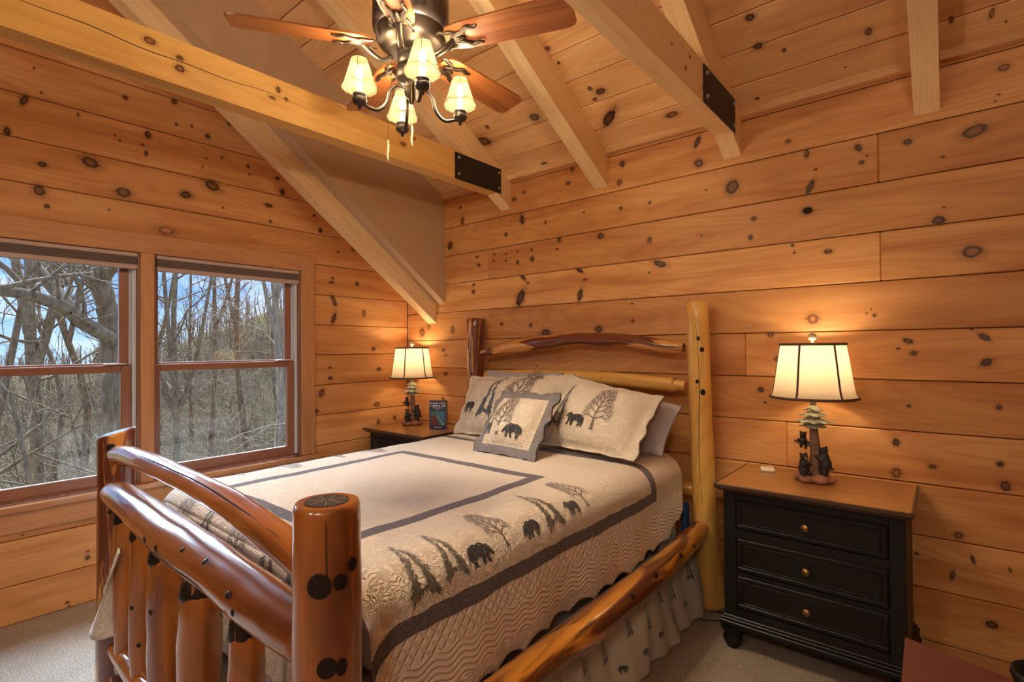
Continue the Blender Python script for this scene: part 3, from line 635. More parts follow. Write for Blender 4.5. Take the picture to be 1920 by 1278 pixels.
log('headboard_rail', [at(a, b, 1, -0.13) for a, b, r in low], [r for a, b, r in low], LOGP, seed=5.7, amp=0.04, sub=4)
log('headboard_rail', [(1.02, -0.13, 0.62), (1.8, -0.13, 0.63), (2.66, -0.13, 0.62)], [.04, .045, .04], LOGP, seed=6.1)
sr = log('side_rail', [(2.705, -0.17, 0.425), (2.712, -0.32, 0.412), (2.722, -0.7, 0.40), (2.728, -1.2, 0.395), (2.722, -1.8, 0.392), (2.712, -2.34, 0.39)], [.044, .054, .054, .060, .060, .056], LOGH, seed=8.8, amp=0.06)
log('side_rail', [(0.965, -0.17, 0.40), (0.955, -1.2, 0.40), (0.965, -2.33, 0.40)], [.05, .055, .05], LOGH, seed=9.1)
fp1 = log('footboard_post', [(0.975, -2.38, 0), (0.972, -2.38, 0.35), (0.968, -2.38, 0.75), (0.975, -2.38, 1.068)], [0.074, 0.07, 0.067, 0.069], LOGD, seed=11.3, endtaper=0.97, tilt=(0.12, 0.25))
fp2 = log('footboard_post', [(2.70, -2.405, 0), (2.70, -2.405, 0.4), (2.703, -2.405, 0.8), (2.702, -2.405, 1.088)], [0.078, 0.074, 0.072, 0.069], LOGF, seed=12.9, endtaper=0.93, n=36, amp=0.03)
tr_o = log('footboard_top_rail', [(0.985, -2.39, .968), (1.10, -2.40, .988), (1.28, -2.405, 1.006), (1.556, -2.40, 1.004), (1.80, -2.395, .996), (2.04, -2.39, .986), (2.325, -2.385, .955), (2.50, -2.385, .930), (2.66, -2.39, .905)],
    [.030, .040, .037, .037, .038, .039, .042, .044, .036], LOGF, seed=14.2, amp=0.10)
lr = log('footboard_rail', [(0.985, -2.40, .815), (1.08, -2.41, .828), (1.24, -2.415, .833), (1.51, -2.415, .822), (1.73, -2.41, .803), (2.09, -2.405, .785), (2.37, -2.40, .768), (2.65, -2.40, .765)],
    [.036, .050, .056, .062, .068, .067, .066, .058], LOGF, seed=16.4, amp=0.09)
log('footboard_bottom_rail', [(1.0, -2.385, .165), (1.4, -2.385, .155), (2.0, -2.385, .16), (2.67, -2.39, .165)], [.042, .05, .05, .045], LOGF, seed=17.5)
for i, (x, r, zt) in enumerate(((1.12, .040, .80), (1.36, .043, .79), (1.615, .055, .77), (1.935, .060, .745), (2.26, .047, .73))):
    s = log('slat', [(x, -2.387, .10), (x + .008 * (-1) ** i, -2.387, .3), (x, -2.387, .5), (x + .006, -2.387, zt - .13), (x - .004, -2.387, zt - .05), (x, -2.387, zt)], [r * .85, r, r * 1.05, r * 1.0, r * .8, r * .5], LOGF, seed=20 + i * 3.1, amp=0.09)
    s_ = MB(); s_.tube([(x + .003, -2.387, zt - .115), (x - .001, -2.387, zt - .085), (x - .004, -2.387, zt - .05), (x, -2.387, zt - .02)], [r * .80, r * 1.0, r * .86, r * .64], 14, amp=.1, seed=i); s_.build('scorched_end', BARKK, s, base=BASE[BED.name])
    dot(s, (x + r * .35, -2.387 - r * .93, .38 + .07 * (i % 3)), (0.3, -1, 0), .010, BARKK, flat=0.3)
    dot(s, (x + r * .8, -2.387 - r * .55, .26 + .05 * (i % 2)), (.8, -.6, 0), .008, BARKK, flat=0.3)
# knots on the near post, rails and posts, laid on the log surfaces facing the room
def post_knot(o, cx, cy, r, px, py, rk, sx=1.0, sz=1.0, mat=BARKK, fl=0.12):
    # aim the ray at the post's vertical axis to find the facing point
    d = (_f + _r2 * ((px - 960) / FPX) + _u2 * ((639 - py) / FPX))
    ox, oy = CAMP.x - cx, CAMP.y - cy
    a = d.x ** 2 + d.y ** 2; b = 2 * (ox * d.x + oy * d.y); c = ox * ox + oy * oy - r * r
    q = b * b - 4 * a * c
    if q < 0: return
    p = CAMP + d * ((-b - sqrt(q)) / (2 * a))
    dot(o, p, (p.x - cx, p.y - cy, 0), rk, mat, flat=fl, sx=sx, sz=sz)
for px, py, rk, sx in ((598, 1100, .024, 1.1), (638, 1091, .015, 1.1), (661, 1057, .012, 1.2), (613, 1253, .020, 1.1), (641, 1250, .012, 1.5)):
    post_knot(fp2, 2.703, -2.405, .0735, px, py, rk, 1.0, sx, BARKK, .06)
for px, py, rk in ((208, 838, .016), (193, 1235, .012), (205, 960, .008)): post_knot(fp1, .972, -2.38, .069, px, py, rk)
for px, py, rk in ((1290, 610, .008), (1309, 634, .010), (1316, 655, .012), (1288, 667, .008), (1307, 715, .010), (1318, 735, .014), (1298, 760, .008), (1290, 770, .012)): post_knot(hp2, 2.70, -.125, .0605, px, py, rk, 1, 1.2)
for px, py, rk in ((889, 662, .008), (884, 700, .010)): post_knot(hp1, .975, -.125, .069, px, py, rk)
def check(o, pts, r=.0022):
    P = catmull(pts, 5); mb = MB(); mb.tube(P, lerpl([r * .2, r, r, r * .2], len(P)), 6, caps=False); mb.build('drying_check', CHECK, o)
def toward(cx, cy, z, r, off):           # point on a post facing the camera, turned by off degrees
    a = math.atan2(CAMP.y - cy, CAMP.x - cx) + radians(off); return (cx + r * cos(a), cy + r * sin(a), z)
check(hp2, [toward(2.735 - .031 * z, -.125, z, .0605 + (.02 * max(0, .35 - z)), -14 + 9 * sin(z * 6)) for z in (.15, .3, .45, .6, .75, .9, 1.05, 1.2, 1.4, 1.55)], .0022)
check(fp2, [toward(2.702, -2.405, z, .0712, -2 + 2 * sin(z * 9)) for z in (1.07, 1.0, .95, .90)], .0016)
check(fp1, [toward(.972, -2.38, z, .068, 20 + 3 * sin(z * 9)) for z in (1.05, .95, .85)], .0018)
trp = [(1.28, -2.405, 1.006, .037), (1.556, -2.40, 1.004, .037), (1.80, -2.395, .996, .038), (2.04, -2.39, .986, .039), (2.325, -2.385, .955, .042), (2.50, -2.385, .930, .044)]
check(tr_o, [(x, y - r * .62, z + r * .80) for x, y, z, r in trp], .0026)
check(lr, [(x, y - r * .93, z - r * .28 + .01 * sin(x * 6)) for x, y, z, r in ((1.6, -2.41, .81, .065), (1.8, -2.41, .80, .068), (2.09, -2.405, .785, .067), (2.37, -2.40, .768, .066))], .0014)
# heartwood rings on the near post's top
mb = MB(); mb.disc((2.702, -2.405, 1.0895), .047, 20); mb.build('heartwood', BARKK, fp2)
CRACK = plain('end_check', (0.45, 0.30, 0.2), rough=0.5)
mb = MB()
for k in range(7):
    a = k * 0.897 + .3; mb.tube([(2.702 + .006 * cos(a), -2.405 + .006 * sin(a), 1.0900), (2.702 + .040 * cos(a), -2.405 + .040 * sin(a), 1.0900)], .0007, 4)
mb.build('radial_check', CRACK, fp2)
rail_k = [(1.72, .80, .012), (1.83, .795, .013), (2.0, .83, .008), (2.16, .835, .010), (1.60, .77, .008), (2.34, .80, .010), (2.39, .775, .010), (2.30, .735, .008)]
for x, z, rk in rail_k:
    k = min(range(7), key=lambda i: abs(x - [1.08, 1.24, 1.51, 1.73, 2.09, 2.37, 2.65][i]))
    zc = [.828, .833, .822, .803, .785, .768, .765][k]; rr = [.05, .056, .062, .068, .067, .066, .058][k]
    dz = max(-.9, min(.9, (z - zc) / rr)); ny = -sqrt(1 - dz * dz)
    dot(lr, (x, -2.41 + ny * rr * .985, zc + dz * rr * .985), (0, ny, dz), rk, BARKK, flat=0.35)
for y, z, rk in ((-.62, .02, .012), (-.9, .03, .015), (-1.12, -.005, .014), (-.45, .0, .009)):
    dz = .45; dot(sr, (2.722 + .052, y, .405 + .022 + z * .3), (.85, 0, .5), rk, BARKK, flat=0.4)

# ------------------------------------------------------------------ mattress, box spring, skirt
def rbox(x0, x1, y0, y1, z0, z1, r, n=4):
    """rounded box built from stacked rounded rectangles"""
    mb = MB(); ring = []
    def loop(ins, z):
        pts = []
        for cx, cy, a0 in ((x1 - r, y1 - r, 0), (x0 + r, y1 - r, 90), (x0 + r, y0 + r, 180), (x1 - r, y0 + r, 270)):
            for k in range(7):
                a = radians(a0 + 15 * k); pts.append((cx + (r - ins) * cos(a), cy + (r - ins) * sin(a), z))
        return pts
    loops = []; e = min(r, (z1 - z0) / 2) * 0.95
    for k in range(n + 1):
        a = pi / 2 * k / n; loops.append(loop(e * (1 - sin(a)), z0 + e * (1 - cos(a))))
    for k in range(n + 1):
        a = pi / 2 * k / n; loops.append(loop(e * (1 - cos(a)), z1 - e * (1 - sin(a))))
    m = len(loops[0]); vs = [p for l in loops for p in l]; fs = []
    for i in range(len(loops) - 1):
        for k in range(m): fs.append((i * m + k, i * m + (k + 1) % m, (i + 1) * m + (k + 1) % m, (i + 1) * m + k))
    mb.add(vs, fs, None, 0, True); mb.add([], [])
    mb.f.append(tuple(range(m))[::-1]); mb.f.append(tuple((len(loops) - 1) * m + k for k in range(m))); mb.mi += [0, 0]; mb.sm += [True, True]
    return mb
MAT_ = tag(rbox(1.085, 2.590, -2.20, -0.195, 0.515, 0.798, 0.09).build('mattress', LAV), 'mattress in a lavender grey fitted sheet under the quilt', 'mattress')
BOXS = tag(rbox(1.09, 2.585, -2.20, -0.20, 0.255, 0.513, 0.03).build('box_spring', LAV), 'box spring under the mattress, mostly hidden by the bed skirt', 'box spring')

def skirt_mat():
    m, t = newmat('skirt_cloth')
    tcx = t.n('ShaderNodeTexCoord').outputs['Object']
    b = t.n('ShaderNodeBsdfPrincipled', {'Base Color': (0.46, 0.42, 0.36, 1), 'Roughness': 0.9, 'Normal': t.bump(t.noise(tcx, 9.0, 3), 0.2, 0.02)})
    t.out(b.outputs[0]); return m
SKM = skirt_mat()
def skirt_pt(y, v):                     # v 0 at top, 1 at the floor
    w = .012 * sin(y * 17) + .010 * sin(y * 41 + 1)
    x = 2.64 + .10 * v ** .8 + w * v - .02 * sin(v * pi) * sin(y * 9)
    return Vector((x, y, .40 - .385 * v))
SK = thing('bed_skirt', 'pale bed skirt with small pine trees hanging below the side rail', 'bed skirt', (2.70, -1.25, 0))
mb = MB(); mb.grid(lambda y, v: skirt_pt(y, v), [-2.28 + 2.06 * i / 90 for i in range(91)], [k / 12 for k in range(13)])
SKP = mb.build('side_panel', SKM, SK)
mb = MB(); mb.grid(lambda y, v: Vector((1.03 - .06 * v, y, .40 - .385 * v)), [-2.28 + 2.06 * i / 20 for i in range(21)], [k / 4 for k in range(5)]); mb.build('side_panel', SKM, SK)

# ------------------------------------------------------------------ quilt
CX, ZT, QA, QR = 1.835, .822, .69, .11
QE = QA + QR * pi / 2
TF, TR = 2.15, .10                       # foot edge
def sag(s, t):
    return .006 * mnoise.noise(Vector((s * 2.2, t * 2.2, 3.1))) + .004 * mnoise.noise(Vector((s * 5.5, t * 5.5, 9.1)))
def Q(s, t):
    m = abs(s); sg = 1 if s >= 0 else -1
    k = max(0.0, min(1.0, (t - 1.2) / 1.0))
    if m <= QA: off, dz = m, 0.0
    elif m <= QE: a = (m - QA) / QR; off, dz = QA + QR * sin(a), QR * (1 - cos(a))
    else:
        d = m - QE
        fl = .03 + .10 * k * k
        off, dz = QA + QR + d * fl + .012 * d / .3 * sin(t * 7.0 + 1.0) + .008 * d / .3 * sin(t * 17), QR + d * .99
    if t <= TF: y, dt = -t, 0.0
    elif t <= TF + TR * pi / 2: a = (t - TF) / TR; y, dt = -TF - TR * sin(a), TR * (1 - cos(a))
    else: y, dt = -TF - TR, TR + (t - TF - TR * pi / 2)
    edge = max(0.0, 1 - m / .75)
    return Vector((CX + sg * off, y, ZT + sag(s, t) + .008 * (1 - (m / .8) ** 2 if m < .8 else 0) - dz - dt))
def Qn(s, t):
    e = .004; du = Q(s + e, t) - Q(s - e, t); dv = Q(s, t + e) - Q(s, t - e)
    n = dv.cross(du)
    if n.length < 1e-9: return Vector((0, 0, 1))
    n.normalize()
    return n if n.z >= -0.3 or (n.x * s > 0) else -n
def quilt_mat(name, base, band, bands=True):
    m, t = newmat(name)
    g = t.n('ShaderNodeAttribute', attribute_name='grain').outputs['Vector']
    sp = t.n('ShaderNodeSeparateXYZ', {0: g}).outputs
    s_, t_ = t.math('ABSOLUTE', sp[0]), sp[1]
    vo = t.noise(g, 34.0, 2, 0.55, 1.6)
    # vermicelli stitching: contour lines of a noise field
    st = t.math('ABSOLUTE', t.math('SUBTRACT', t.math('FRACT', t.math('MULTIPLY', vo, 3.0)), 0.5))
    h = t.math('SMOOTH_MIN', t.math('MULTIPLY', st, 3.2), 0.9, 0.3)
    fine = t.noise(g, 700.0, 1)
    col = c4(base)
    if bands:
        def inside(x, a, b):
            return t.math('MULTIPLY', t.math('GREATER_THAN', x, a), t.math('LESS_THAN', x, b))
        wob = t.math('MULTIPLY_ADD', t.noise(g, 9.0, 2), 0.02, -0.01)
        sw = t.math('ADD', s_, wob); tw = t.math('ADD', t_, wob)
        dS = sw; b1 = t.math('MULTIPLY', inside(dS, .45, .508), inside(tw, 1.105, 2.135))
        b2 = t.math('MULTIPLY', t.math('ADD', inside(tw, 1.105, 1.163), inside(tw, 2.077, 2.135)), t.math('LESS_THAN', dS, .508))
        b3 = t.math('MULTIPLY', inside(dS, .875, .925), t.math('GREATER_THAN', tw, .575))
        b4 = t.math('MULTIPLY', inside(tw, .575, .635), t.math('LESS_THAN', dS, .925))
        b5 = t.math('MULTIPLY', inside(tw, 2.42, 2.47), t.math('LESS_THAN', dS, .925))
        bm = t.math('ADD', t.math('ADD', t.math('ADD', b1, b2), t.math('ADD', b3, b4)), b5, clamp=True)
        weave = t.math('MULTIPLY_ADD', t.noise(t.vmath('MULTIPLY', g, (90, 400, 1)), 1.0, 2), .5, .75)
        wc = t.n('ShaderNodeCombineColor', {0: weave, 1: weave, 2: weave}).outputs[0]
        bc = t.mix(1.0, c4(band), wc, 'MULTIPLY')
        col = t.mix(bm, c4(base), bc)
        # outer border: diagonal stitching, then wavy lines
        ob = inside(dS, .925, 1.0)
        dg1 = t.math('ABSOLUTE', t.math('SUBTRACT', t.math('FRACT', t.math('MULTIPLY', t.math('ADD', sp[0], sp[1]), 26.0)), .5))
        dg2 = t.math('ABSOLUTE', t.math('SUBTRACT', t.math('FRACT', t.math('MULTIPLY', t.math('SUBTRACT', sp[0], sp[1]), 26.0)), .5))
        hd = t.math('MULTIPLY', t.math('MINIMUM', t.math('MINIMUM', dg1, dg2), .25), 3.5)
        wv = t.math('ABSOLUTE', t.math('SUBTRACT', t.math('FRACT', t.math('MULTIPLY', t.math('ADD', s_, t.math('MULTIPLY', t.math('SINE', t.math('MULTIPLY', sp[1], 62.0)), .008)), 55.0)), .5))
        hw = t.math('MULTIPLY', t.math('MINIMUM', wv, .3), 3.0)
        h = t.mix(ob, h, hd) ; h = t.mix(inside(dS, 1.0, 1.10), h, hw)
    hh = t.math('ADD', h, t.math('MULTIPLY', fine, .06))
    b = t.n('ShaderNodeBsdfPrincipled', {'Base Color': col, 'Roughness': 0.9, 'Specular IOR Level': 0.2, 'Sheen Weight': 0.15, 'Normal': t.bump(hh, 0.75, 0.0095)})
    t.out(b.outputs[0]); return m
QUILT = quilt_mat('quilt_cloth', (0.80, 0.70, 0.595), (0.155, 0.135, 0.155))
SHAM = quilt_mat('sham_cloth', (0.80, 0.70, 0.58), (0, 0, 0), bands=False)
GREYQ = quilt_mat('grey_ruffle', (0.235, 0.215, 0.23), (0, 0, 0), bands=False)
def hem(t, L):
    return L - .030 * abs(sin(t * pi / .15)) ** .7
mb = MB()
ts = [.25 + (TF + TR * 1.2 - .25) * i / 150 for i in range(151)]
ss = [-1 + 2 * i / 150 for i in range(151)]
def smap(f, t):                          # right drop hangs longer than the left
    a = QE
    if f >= 0: return f / .62 * a if f < .62 else a + (f - .62) / .38 * (hem(t, 1.175) - a + (.0 if t > .5 else -.10 * (.5 - t) / .25))
    return f / .62 * a if f > -.62 else -(a + (-f - .62) / .38 * (hem(t, 1.16) - a))
mb.grid(lambda f, t: Q(smap(f, t), t), ss, ts, attr=lambda f, t: (smap(f, t), t, 0))
t2 = [TF + TR * 1.2 + .38 * i / 20 for i in range(21)]
mb.grid(lambda s, t: Q(s, t), [-.70 + 1.4 * i / 60 for i in range(61)], t2, attr=lambda s, t: (s, t, 0))
# loose corner of the quilt pulled out past the left foot post
def flap(u, v):
    a, b, c, d = at(240, 1015, 1, -2.37), at(226, 1035, 1, -2.42), at(167, 1187, 1, -2.485), at(238, 1184, 1, -2.39)
    p = (b * (1 - u) + a * u) * (1 - v) + (c * (1 - u) + d * u) * v
    return p + Vector((-.01, -.035, -.02 * v)) * sin(pi * u) * (.3 + .7 * v)
mb.grid(flap, [i / 14 for i in range(15)], [i / 30 for i in range(31)], attr=lambda u, v: (.2 + u * .3, 1.3 + v * .6, 0))
QU = tag(mb.build('quilt', QUILT), 'cream stitched quilt with grey bands, bears and trees spread over the bed', 'quilt')
md = QU.modifiers.new('thick', 'SOLIDIFY'); md.thickness = .008; md.offset = 1
QUB = (0, 0, 0)

# embroidered motifs: flat 2D figures laid on a cloth surface
def fig_pine(n=22, seed=1, w=.25):
    """two spiky boughs either side of a light middle, joined at the foot"""
    rnd = random.Random(seed); tri = []
    def needle(x, y, a, L, th):
        dx, dy = sin(a) * L, -cos(a) * L; nx, ny = cos(a) * th, sin(a) * th
        tri.append(((x - nx, y - ny), (x + nx, y + ny), (x + dx, y + dy)))
    for side in (-1, 1):
        for i in range(n):
            f = (i + .5) / n; y = 1 - f * .97
            for k in range(2 + int(5 * f)):
                u = rnd.uniform(.30, 1.0) if f > .2 else rnd.uniform(0, 1)
                needle(side * w * f * u + rnd.uniform(-.01, .01), y + rnd.uniform(-.03, .03) - .05 * u * f, side * rnd.uniform(.35, 1.15), .05 + .085 * f, .010 + .011 * f)
    for i in range(22):
        x = rnd.uniform(-w, w); needle(x, .06 + .05 * rnd.random(), rnd.uniform(-.9, .9), .09, .022)
    for i in range(5): needle(0, 1.02 - .03 * i, rnd.uniform(-.3, .3), .07, .008)
    return tri
def fig_tree(seed=2, spread=.95, dense=1.0):
    rnd = random.Random(seed); tri = []
    def seg(p, q, w0, w1):
        dx, dy = q[0] - p[0], q[1] - p[1]; l = sqrt(dx * dx + dy * dy) or 1; nx, ny = -dy / l, dx / l
        a = (p[0] + nx * w0, p[1] + ny * w0); b = (p[0] - nx * w0, p[1] - ny * w0); c = (q[0] - nx * w1, q[1] - ny * w1); d = (q[0] + nx * w1, q[1] + ny * w1)
        tri.append((a, b, c)); tri.append((a, c, d))
    def grow(p, ang, L, w, dep):
        q = (p[0] + sin(ang) * L, p[1] + cos(ang) * L); seg(p, q, w, w * .7)
        if dep == 0: return
        nb = 3 if dep > 1 else 3
        for i in range(nb):
            a = ang + (i - (nb - 1) / 2) * .62 * spread + rnd.uniform(-.15, .15); grow(q, a * .96, L * rnd.uniform(.62, .8), w * .62, dep - 1)
    seg((0, 0), (0, .22), .030, .020); seg((-.05, -.005), (0, .05), .012, .014); seg((.05, -.005), (0, .05), .012, .014)
    p = (0, .22)
    for i in range(6):
        q = (p[0] + rnd.uniform(-.012, .012), p[1] + .115); seg(p, q, .020 - .0026 * i, .0175 - .0026 * i)
        for sd in (-1, 1): grow(p, sd * (1.15 - .13 * i) * spread, .15 - .012 * i, .0115, 3 if i < 5 else 2)
        p = q
    return tri
BEAR_A = [(-.50, .30), (-.47, .45), (-.38, .56), (-.22, .62), (-.05, .60), (.08, .63), (.20, .58), (.29, .50), (.35, .52), (.38, .46), (.44, .38), (.50, .28), (.52, .18), (.47, .14), (.40, .20), (.34, .26), (.30, .20), (.33, .08), (.36, .02), (.30, -.01), (.22, .00), (.20, .12), (.14, .22), (.10, .08), (.08, .00), (-.01, .00), (.01, .12), (-.02, .24), (-.16, .25), (-.24, .14), (-.20, .02), (-.22, -.01), (-.34, .00), (-.36, .10), (-.42, .16), (-.46, .22)]
BEAR_B = [(-.50, .34), (-.46, .50), (-.34, .60), (-.15, .62), (.05, .58), (.18, .62), (.24, .66), (.28, .72), (.33, .68), (.42, .64), (.50, .54), (.52, .47), (.45, .44), (.36, .42), (.28, .34), (.30, .18), (.33, .04), (.36, 0), (.24, 0), (.20, .14), (.14, .24), (.12, .10), (.10, 0), (0, 0), (.0, .16), (-.08, .26), (-.22, .26), (-.26, .14), (-.22, 0), (-.34, 0), (-.36, .12), (-.40, .18), (-.38, .0), (-.46, 0), (-.48, .18)]
def fig_cells(poly, nx=44, ny=30):
    out = []; n = len(poly)
    def ins(x, y):
        c = False
        for i in range(n):
            (x1, y1), (x2, y2) = poly[i], poly[i - 1]
            if (y1 > y) != (y2 > y) and x < (x2 - x1) * (y - y1) / (y2 - y1) + x1: c = not c
        return c
    for i in range(nx):
        for j in range(ny):
            x, y = -.54 + 1.08 * (i + .5) / nx, -.03 + .78 * (j + .5) / ny
            if ins(x, y):
                a, b = .54 / nx, .39 / ny
                out.append(((x - a, y - b), (x + a, y - b), (x + a, y + b))); out.append(((x - a, y - b), (x + a, y + b), (x - a, y + b)))
    return out
def motif(name, tris, mapf, mat, parent, off=.0035):
    """mapf(x,y) -> (point, normal) on the carrying cloth"""
    mb = MB(); vs = []; fs = []; g = []
    for tr in tris:
        i = len(vs)
        for x, y in tr:
            p, n = mapf(x, y); vs.append(p + n * off); g.append((x, y, 0))
        fs.append((i, i + 1, i + 2))
    mb.add(vs, fs, g); return mb.build(name, mat, parent, base=(0, 0, 0))
def thread(name, c1, c2, sc=9.0, thr=.5):
    m, t = newmat(name)
    g = t.n('ShaderNodeAttribute', attribute_name='grain').outputs['Vector']
    nz = t.noise(t.vmath('MULTIPLY', g, (1, 1.3, 1)), sc, 3)
    k = t.n('ShaderNodeMapRange', {0: nz, 1: thr, 2: thr + .12, 3: 0.0, 4: 1.0}).outputs[0]
    col = t.mix(k, c4(c1), c4(c2))
    b = t.n('ShaderNodeBsdfPrincipled', {'Base Color': col, 'Roughness': 0.6, 'Sheen Weight': .2, 'Normal': t.bump(t.noise(g, 60.0, 1), .3, .003)})
    t.out(b.outputs[0]); return m
TH_PINE = thread('olive_thread', (0.085, 0.075, 0.050), (0.17, 0.145, 0.105), 7)
TH_PINEB = thread('slate_thread', (0.045, 0.065, 0.085), (0.10, 0.115, 0.12), 7)
TH_TREE = thread('umber_thread', (0.135, 0.095, 0.085), (0.20, 0.15, 0.14), 5)
TH_BEAR = thread('black_thread', (0.010, 0.012, 0.014), (0.17, 0.17, 0.16), 8, .54)
PINES = [fig_pine(seed=i) for i in (1, 5)]; TREES = [fig_tree(2, .95), fig_tree(8, 1.05)]
BEARS = [fig_cells(BEAR_A), fig_cells(BEAR_B)]
def qmap(s0, t0, sc, side=1, flip=1, asp=1.0):
    """figure stands with its foot at (s0,t0), top pointing to the bed's middle"""
    def f(x, y):
        s, t = s0 - side * y * sc, t0 + flip * x * sc * asp * (1 if side > 0 else -1)
        return Q(s, t), Qn(s, t)
    return f
def foot_map(s0, t0, sc, flip=1):
    def f(x, y):
        s, t = s0 + flip * x * sc, t0 - y * sc
        return Q(s, t), Qn(s, t)
    return f
for side in (1, -1):
    for s0, t0, sc, k, asp in ((.835, 2.065, .205, 0, .52), (.82, 1.94, .19, 1, .50), (.81, 1.425, .21, 0, .50)): motif('embroidered_pine', PINES[k], qmap(side * s0, t0, sc, side, 1, asp / .62), TH_PINE, QU)
    for s0, t0, sc, k in ((.81, 1.70, .225, 0), (.80, 1.19, .235, 1)): motif('embroidered_tree', TREES[k], qmap(side * s0, t0, sc, side, 1, .72), TH_TREE, QU)
    for s0, t0, sc, k, fl in ((.828, 1.828, .108, 0, -1), (.82, 1.565, .095, 0, 1), (.81, 1.295, .085, 1, 1)): motif('embroidered_bear', BEARS[k], qmap(side * s0, t0, sc, side, fl), TH_BEAR, QU)
for s0, k in ((-.48, 0), (.02, 1)): motif('embroidered_tree', TREES[k], foot_map(s0, 2.34, .19), TH_TREE, QU)
for s0, k in ((-.25, 0), (.25, 0), (.42, 1)): motif('embroidered_pine', PINES[k], foot_map(s0, 2.35, .19), TH_PINE, QU)

# little trees on the bed skirt
def skmap(y0, v0, sc):
    def f(x, y):
        yy, v = y0 + x * sc, v0 - y * sc / .385
        p = skirt_pt(yy, v); e = .01
        n = (skirt_pt(yy + e, v) - skirt_pt(yy - e, v)).cross(skirt_pt(yy, v - e) - skirt_pt(yy, v + e)).normalized()
        return p, (n if n.x > 0 else -n)
    return f
TH_SK = thread('skirt_print', (0.030, 0.045, 0.035), (0.09, 0.10, 0.08), 7)
tinyp = fig_pine(n=10, seed=3, w=.15); tinyb = fig_cells(BEAR_A, 16, 10)
for i, y0 in enumerate([-.33 - .17 * k for k in range(12)]):
    motif('printed_pine', tinyp, skmap(y0, .62 if i % 2 else .50, .115), TH_SK, SKP, off=.002).data.transform(Matrix.Translation(-Vector(BASE[SK.name])))
    motif('printed_bear', tinyb, skmap(y0 - .085, .80, .045), TH_SK, SKP, off=.002).data.transform(Matrix.Translation(-Vector(BASE[SK.name])))

# ------------------------------------------------------------------ pillows
def pillow(name, label, cat, C, T, mats, inner=(.86, .84), flange_wave=.0, group=None, p=2.4, n=44, seed=0.0, sagv=0.02):
    """C: four corners bl, br, tr, tl; T: half thickness; outside `inner` lies a flat flange"""
    bl, br, tr, tl = [Vector(c) for c in C]
    nrm = (br - bl).cross(tl - bl).normalized()
    if nrm.y > 0: nrm = -nrm
    def base(u, v):
        a, b = (u + 1) / 2, (v + 1) / 2
        return (bl * (1 - a) + br * a) * (1 - b) + (tl * (1 - a) + tr * a) * b
    def hgt(u, v):
        uu, vv = min(1, abs(u) / inner[0]), min(1, abs(v) / inner[1])
        return T * max(0.0, (1 - uu ** p)) ** .55 * max(0.0, (1 - vv ** p)) ** .55 + .006
    cen = base(0, 0)
    def P(u, v, sgn=1):
        q = base(u, v)
        e = max(abs(u), abs(v))
        # slightly pulled-in sides and soft wrinkles
        k = .05 * (1 - (abs(v) ** 2)) * (abs(u) ** 3) ; k2 = .05 * (1 - (abs(u) ** 2)) * (abs(v) ** 3)
        q = q + (cen - base(0, v)) * 0 - (base(u, v) - base(0, v)) * k - (base(u, v) - base(u, 0)) * k2
        wv = flange_wave * max(0.0, (e - .8) / .2) * (sin(u * 9 + seed) * .6 + cos(v * 10 + seed))
        wr = .010 * mnoise.noise(Vector((u * 3 + seed, v * 3, sgn))) + .005 * mnoise.noise(Vector((u * 8 + seed, v * 5, sgn)))
        return q + nrm * (sgn * hgt(u, v) + wv + wr * min(1, hgt(u, v) / T * 2))
    W_, H_ = (br - bl).length / 2, (tl - bl).length / 2
    edge = [-1 + 2 * i / n for i in range(n + 1)]
    th = thing(name, label, cat, tuple((bl + br) / 2), group=group)
    bp = BASE[th.name]
    mb = MB()
    scal = lambda a, s: a
    def wavy(u, v):
        if flange_wave <= 0: return u, v
        s = 1 + .035 * abs(sin(v * 6.2)) ** .8 * max(0, (abs(u) - .85) / .15); r = 1 + .035 * abs(sin(u * 8.2)) ** .8 * max(0, (abs(v) - .85) / .15)
        return u * s, v * r
    def infl(u, v): return abs(u) > inner[0] or abs(v) > inner[1]
    mb.grid(lambda u, v: P(*wavy(u, v), 1), edge, edge, attr=lambda u, v: (u * W_ + seed * 3, v * H_, 0))
    mb.grid(lambda u, v: P(*wavy(u, v), -1), edge, edge, attr=lambda u, v: (u * W_ + seed * 3, v * H_ + 3, 0))
    # close the rim
    N = n + 1
    rim = [i * N for i in range(N)] + [(N - 1) * N + j for j in range(1, N)] + [i * N + N - 1 for i in range(N - 2, -1, -1)] + [j for j in range(N - 2, 0, -1)]
    o2 = N * N
    for a, b in zip(rim, rim[1:] + rim[:1]): mb.f.append((a, b, b + o2, a + o2)); mb.mi.append(0); mb.sm.append(True)
    fl = MB()
    if len(mats) > 1:
        for k, f in enumerate(mb.f):
            u = sum(edge[(i % (N * N)) // N] for i in f) / len(f); v = sum(edge[(i % (N * N)) % N] for i in f) / len(f)
            if infl(u, v): mb.mi[k] = 1
    mb.build('cover', mats, th)
    def mp(u0, v0, su, sv, flip=1):
        def f(x, y):
            u, v = u0 + flip * x * su / W_, v0 + y * sv / H_
            e = .02; pu = P(u + e, v) - P(u - e, v); pv = P(u, v + e) - P(u, v - e); nn = pu.cross(pv).normalized()
            return P(u, v), (nn if nn.dot(nrm) > 0 else -nn)
        return f
    return th, mp
def pm(name, tris, mapf, mat, th):
    mb = motif(name, tris, mapf, mat, th)
    b = Vector(BASE[th.name]); mb.data.transform(Matrix.Translation(-b)); return mb
GP1, _ = pillow('bed_pillow', 'lavender grey bed pillow behind the left sham', 'pillow', [(1.20, -.30, .84), (1.84, -.30, .84), (1.84, -.215, 1.255), (1.18, -.215, 1.255)], .055, [LAV], (1.0, 1.0), seed=1.0, group='lavender pillows against the headboard')
